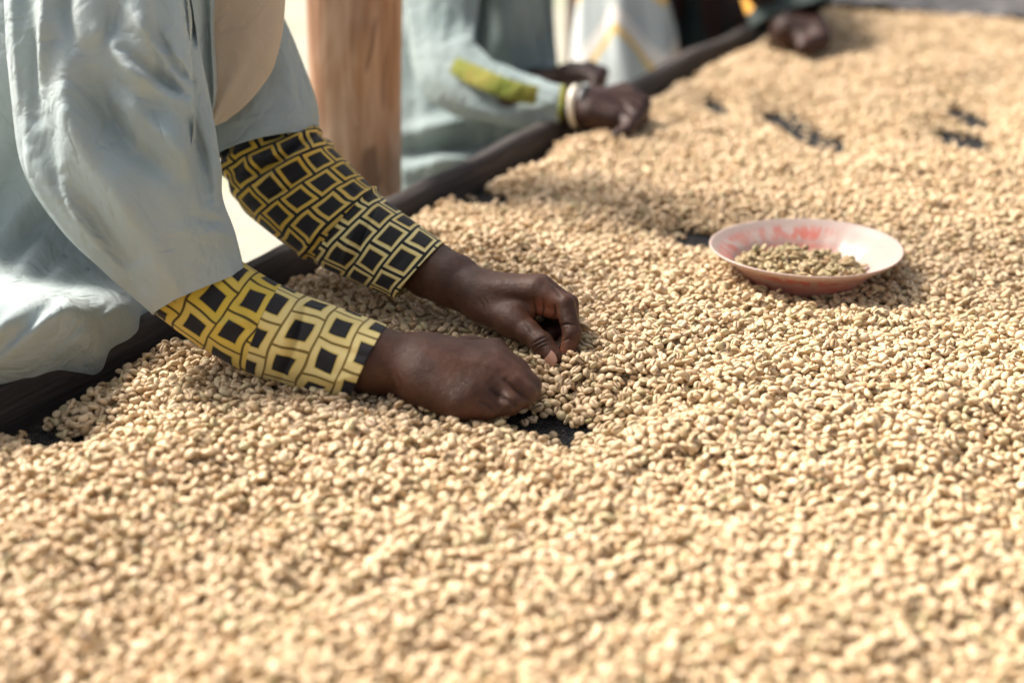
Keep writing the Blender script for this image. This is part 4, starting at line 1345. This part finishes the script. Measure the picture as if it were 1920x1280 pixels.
# ------------------------------------------------------------------ second worker
def build_worker_two():
    root = empty("person", PD(880, 420, 2.55))
    root.location.z = -0.80
    tag(root, "worker in grey blue coat with lime striped sleeve seated beyond the wooden post", "person")
    H = Blob(0.0022)
    H.chain([(PD(960, 190, 2.205), .026), (PD(1050, 200, 2.180), .0215), (PD(1085, 200, 2.170), .026)], 0.008)
    kn = [(PD(1170, 172, 2.200), .0145), (PD(1180, 185, 2.180), .0145), (PD(1175, 203, 2.160), .014), (PD(1160, 220, 2.140), .013)]
    for p, r in kn: H.cap(PD(1095, 200 + (p.z < 0.06) * 4, 2.165), p, .022, r, 0.012)
    H.cap(PD(1110, 215, 2.150), PD(1150, 225, 2.140), .022, .018, 0.01)
    for i, (p, r) in enumerate(kn):
        q1 = PD(1206 - 8 * i, 195 + 13 * i, 2.180 - .02 * i); q2 = PD(1204 - 10 * i, 222 + 8 * i, 2.165 - .02 * i); q3 = PD(1185 - 10 * i, 232 + 7 * i, 2.155 - .02 * i)
        H.chain([(p, r), (q1, r * .85), (q2, r * .72), (q3, r * .6)], 0.003)
    H.chain([(PD(1110, 180, 2.210), .017), (PD(1150, 178, 2.230), .013), (PD(1190, 200, 2.220), .011)], 0.006)
    V1, Q1 = H.mesh(); V1 = relax(V1, Q1, 2)
    G = Blob(0.0024)
    G.chain([(PD(1010, 170, 2.46), .034), (PD(1062, 150, 2.42), .026), (PD(1075, 140, 2.40), .022)], 0.008)
    for i in range(4):
        p = PD(1104 - 2 * i, 128 + 4 * i, 2.38 - .015 * i)
        G.cap(PD(1075, 142, 2.39 - .01 * i), p, .018, .012, 0.01)
        G.chain([(p, .012), (PD(1130 - 4 * i, 136 + 5 * i, 2.36 - .015 * i), .010), (PD(1128 - 5 * i, 156 + 3 * i, 2.35 - .015 * i), .008)], 0.003)
    V2, Q2 = G.mesh(); V2 = relax(V2, Q2, 2)
    B = Blob(0.012)
    B.cap(PD(880, 240, 2.60), PD(900, -120, 2.56), .06, .06, .03)
    B.cap(PD(836, -130, 2.40), PD(842, 125, 2.34), .035, .026, .02); B.cap(PD(842, 125, 2.34), PD(965, 188, 2.28), .026, .026, .02)
    B.cap(PD(970, -130, 2.62), PD(965, 110, 2.58), .035, .028, .02); B.cap(PD(965, 110, 2.58), PD(1015, 166, 2.46), .028, .026, .02)
    B.cap(PD(840, -130, 2.44), PD(975, -130, 2.60), .04, .04, .03)
    V3, Q3 = B.mesh(); V3 = relax(V3, Q3, 2)
    V, Q = join_parts([(V1, Q1), (V2, Q2), (V3, Q3)])
    z = np.zeros(len(V))
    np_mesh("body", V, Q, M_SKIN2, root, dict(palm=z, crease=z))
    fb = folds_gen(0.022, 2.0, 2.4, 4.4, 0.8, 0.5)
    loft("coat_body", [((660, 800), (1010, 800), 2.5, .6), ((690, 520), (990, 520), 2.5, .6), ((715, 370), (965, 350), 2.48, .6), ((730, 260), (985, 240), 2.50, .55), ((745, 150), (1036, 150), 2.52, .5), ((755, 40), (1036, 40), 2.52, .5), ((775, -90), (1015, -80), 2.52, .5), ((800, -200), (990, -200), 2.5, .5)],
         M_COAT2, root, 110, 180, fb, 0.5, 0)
    cb = [o for o in root.children if o.name.startswith('coat_body')][0]
    sculpt(cb, [([(900, -60), (893, 40), (888, 130)], -.05, 22), ([(960, -60), (955, 40), (950, 110)], .02, 30), ([(1020, -20), (1022, 60), (1024, 130)], -.02, 14),
                ([(760, 250), (850, 235), (960, 215)], .03, 16), ([(755, 290), (850, 275), (940, 262)], -.03, 16), ([(760, 320), (830, 300), (900, 300)], .025, 16)])
    loft('far_sleeve_tube', [((935, -160), (1030, -160), 2.62), ((930, -40), (1036, -40), 2.62), ((935, 60), (1038, 60), 2.60), ((960, 140), (1036, 110), 2.54), ((1000, 190), (1040, 130), 2.47), ((1020, 196), (1052, 132), 2.44)], M_COAT2, root, 50, 60, folds_gen(0.01, 1.3, 2.5, 3.7, 0.5), 0.8, 0.05).name = 'coat_sleeve'
    fs = folds_gen(0.012, 1.3, 3.0, 6.2, 0.8, 0.35)
    def f2(t, a, arc): return fs(t, a, arc) * (0.3 + 0.7 * min(1, (1 - t) * 5))
    secs = [((765, -200), (905, -200), 2.40), ((766, -60), (898, -60), 2.38), ((772, 50), (890, 40), 2.34), ((788, 150), (892, 88), 2.29), ((850, 205), (925, 118), 2.25), ((930, 228), (975, 146), 2.215), ((1000, 238), (1022, 160), 2.19), ((1046, 240), (1058, 163), 2.18)]
    loft("sleeve_tube", secs, M_COAT2, root, 80, 72, f2, 0.85, 0.04).name = "coat_sleeve"
    # lime trim: a band of patches along the forearm and the piping round the cuff
    loft("sleeve_band", [((842, 136), (856, 108), 2.235), ((874, 156), (893, 122), 2.205), ((915, 174), (930, 138), 2.175), ((960, 190), (970, 153), 2.158), ((1004, 197), (1010, 162), 2.152)], M_STRIPE, root, 40, 24, None, 0.35, 0)
    loft("cuff_piping", [((1040, 241), (1051, 160), 2.182, 0.9), ((1045, 242), (1056, 160), 2.18, 0.9), ((1049, 242), (1060, 162), 2.178, 0.9)], M_STRIPE, root, 8, 48, None, 0.88, 0.4)
    # bracelets
    def ring(c, n, r, tube, mat, name, label=None):
        n = n.normalized(); a = n.orthogonal().normalized(); b2 = n.cross(a)
        v, f = [], []
        nu, nv = 40, 10
        for i in range(nu):
            th = 2 * math.pi * i / nu; d = a * math.cos(th) + b2 * math.sin(th)
            for j in range(nv):
                ph = 2 * math.pi * j / nv
                v.append(c + d * (r + tube * math.cos(ph)) + n * tube * 1.6 * math.sin(ph))
        for i in range(nu):
            for j in range(nv):
                f.append((i * nv + j, ((i + 1) % nu) * nv + j, ((i + 1) % nu) * nv + (j + 1) % nv, i * nv + (j + 1) % nv))
        o = mesh_obj(name, v, f, mat)
        return o
    axd = PD(1095, 200, 2.170) - PD(1040, 200, 2.185)
    b = NB("cream_plastic"); mc = b.P(color=(0.72, 0.66, 0.54), rough=0.35)
    b = NB("dark_cord"); md = b.P(color=(0.02, 0.02, 0.022), rough=0.5)
    o = ring(PD(1080, 200, 2.172), axd, .0300, .0034, mc, "bangle")
    tag(o, "cream bangle on the wrist of the worker beyond the post", "bangle")
    o = ring(PD(1098, 200, 2.168), axd, .0275, .0048, md, "wristband")
    tag(o, "dark wristband beside the cream bangle of the worker beyond the post", "wristband")
build_worker_two()

# ------------------------------------------------------------------ third and fourth workers, far and soft
def mat_zig(name):
    b = NB(name)
    uv = b.coord("UV")
    sp = b.n("ShaderNodeSeparateXYZ"); b.t.links.new(uv, sp.inputs[0])
    tri = b.math('PINGPONG', b.math('ADD', sp.outputs[1], 0.02), 0.085)
    q = b.math('ADD', b.math('MULTIPLY', tri, 1.35), sp.outputs[0])
    fr = b.math('FRACT', b.math('DIVIDE', q, 0.165))
    yel = b.math('MULTIPLY', b.math('GREATER_THAN', fr, 0.30), b.math('LESS_THAN', fr, 0.42))
    wht = b.math('MULTIPLY', b.math('GREATER_THAN', fr, 0.42), b.math('LESS_THAN', fr, 0.66))
    c = b.mix(wht, (0.50, 0.55, 0.54), (0.80, 0.76, 0.70))
    c = b.mix(yel, c, (0.76, 0.50, 0.14))
    return b.P(color=c, rough=0.85)
def mat_dark_print(name):
    b = NB(name)
    uv = b.coord("UV")
    vo = b.n("ShaderNodeTexVoronoi"); b.t.links.new(uv, vo.inputs["Vector"]); vo.inputs["Scale"].default_value = 8.0
    c = b.mix(b.math('LESS_THAN', vo.outputs["Distance"], 0.27), (0.012, 0.025, 0.022), (0.55, 0.27, 0.03))
    return b.P(color=c, rough=0.85)

def build_far_workers():
    mz = mat_zig("pale_zigzag_print"); mdp = mat_dark_print("dark_green_orange_print")
    root = empty("person", PD(1170, 260, 3.1)); root.location.z = -0.80
    tag(root, "distant worker in pale wrap with yellow zigzags behind the second worker's hand", "person")
    f1 = folds_gen(0.02, 1.8, 1.5, 2.9, 0.4, 0.3)
    B = Blob(0.014)
    B.cap(PD(1165, 300, 3.1), PD(1165, -150, 3.1), .12, .12, .03)
    B.cap(PD(1100, -150, 3.05), PD(1235, -150, 3.15), .07, .07, .03)
    V, Q = B.mesh(); z = np.zeros(len(V))
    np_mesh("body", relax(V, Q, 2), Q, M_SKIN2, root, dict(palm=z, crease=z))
    loft("wrap", [((1055, 700), (1290, 700), 3.0), ((1062, 300), (1278, 300), 3.0), ((1082, 150), (1268, 130), 3.0), ((1088, 60), (1255, 50), 3.0), ((1095, -50), (1245, -50), 3.0), ((1110, -180), (1240, -180), 3.0)],
         mz, root, 60, 80, f1, 0.6, 0)
    root = empty("person", PD(1330, 200, 3.3)); root.location.z = -0.80
    tag(root, "farthest worker in dark green and orange print reaching over the beans", "person")
    H = Blob(0.0030)
    H.chain([(PD(1400, -60, 2.76), .035), (PD(1450, 5, 2.84), .036), (PD(1478, 38, 2.78), .036)], .01)
    for i in range(4):
        p = PD(1518 + 4 * i, 34 + 9 * i, 2.78 - .02 * i)
        H.cap(PD(1480, 40 + 6 * i, 2.78 - .012 * i), p, .034, .022, .012)
        H.chain([(p, .020), (PD(1534 + 2 * i, 52 + 8 * i, 2.76 - .02 * i), .018), (PD(1520 - 4 * i, 74 + 5 * i, 2.74 - .02 * i), .016)], .006)
    H.chain([(PD(1484, 48, 2.76), .022), (PD(1500, 72, 2.72), .016), (PD(1512, 86, 2.70), .012)], .008)
    V1, Q1 = H.mesh(); V1 = relax(V1, Q1, 2)
    B = Blob(0.014)
    B.cap(PD(1300, 200, 3.3), PD(1320, -180, 3.25), .13, .13, .03)
    B.cap(PD(1340, -170, 3.15), PD(1400, -60, 3.05), .055, .045, .03)
    V2, Q2 = B.mesh(); V2 = relax(V2, Q2, 2)
    V, Q = join_parts([(V1, Q1), (V2, Q2)]); z = np.zeros(len(V))
    np_mesh("body", V, Q, M_SKIN2, root, dict(palm=z, crease=z))
    loft("dress", [((1200, 600), (1440, 600), 3.2), ((1215, 250), (1410, 250), 3.2), ((1225, 110), (1385, 100), 3.2), ((1240, 40), (1370, 30), 3.2), ((1240, -60), (1372, -70), 3.2), ((1250, -180), (1390, -180), 3.2)],
         mdp, root, 60, 80, f1, 0.6, 0)
    loft("sleeve", [((1320, -190), (1430, -230), 3.12), ((1355, -80), (1490, -110), 3.0), ((1390, -10), (1550, -45), 2.9), ((1412, 52), (1556, 8), 2.8)],
         mdp, root, 40, 48, folds_gen(0.008, 1.3, 2.5, 1.1), 0.9, 0.05)
build_far_workers()
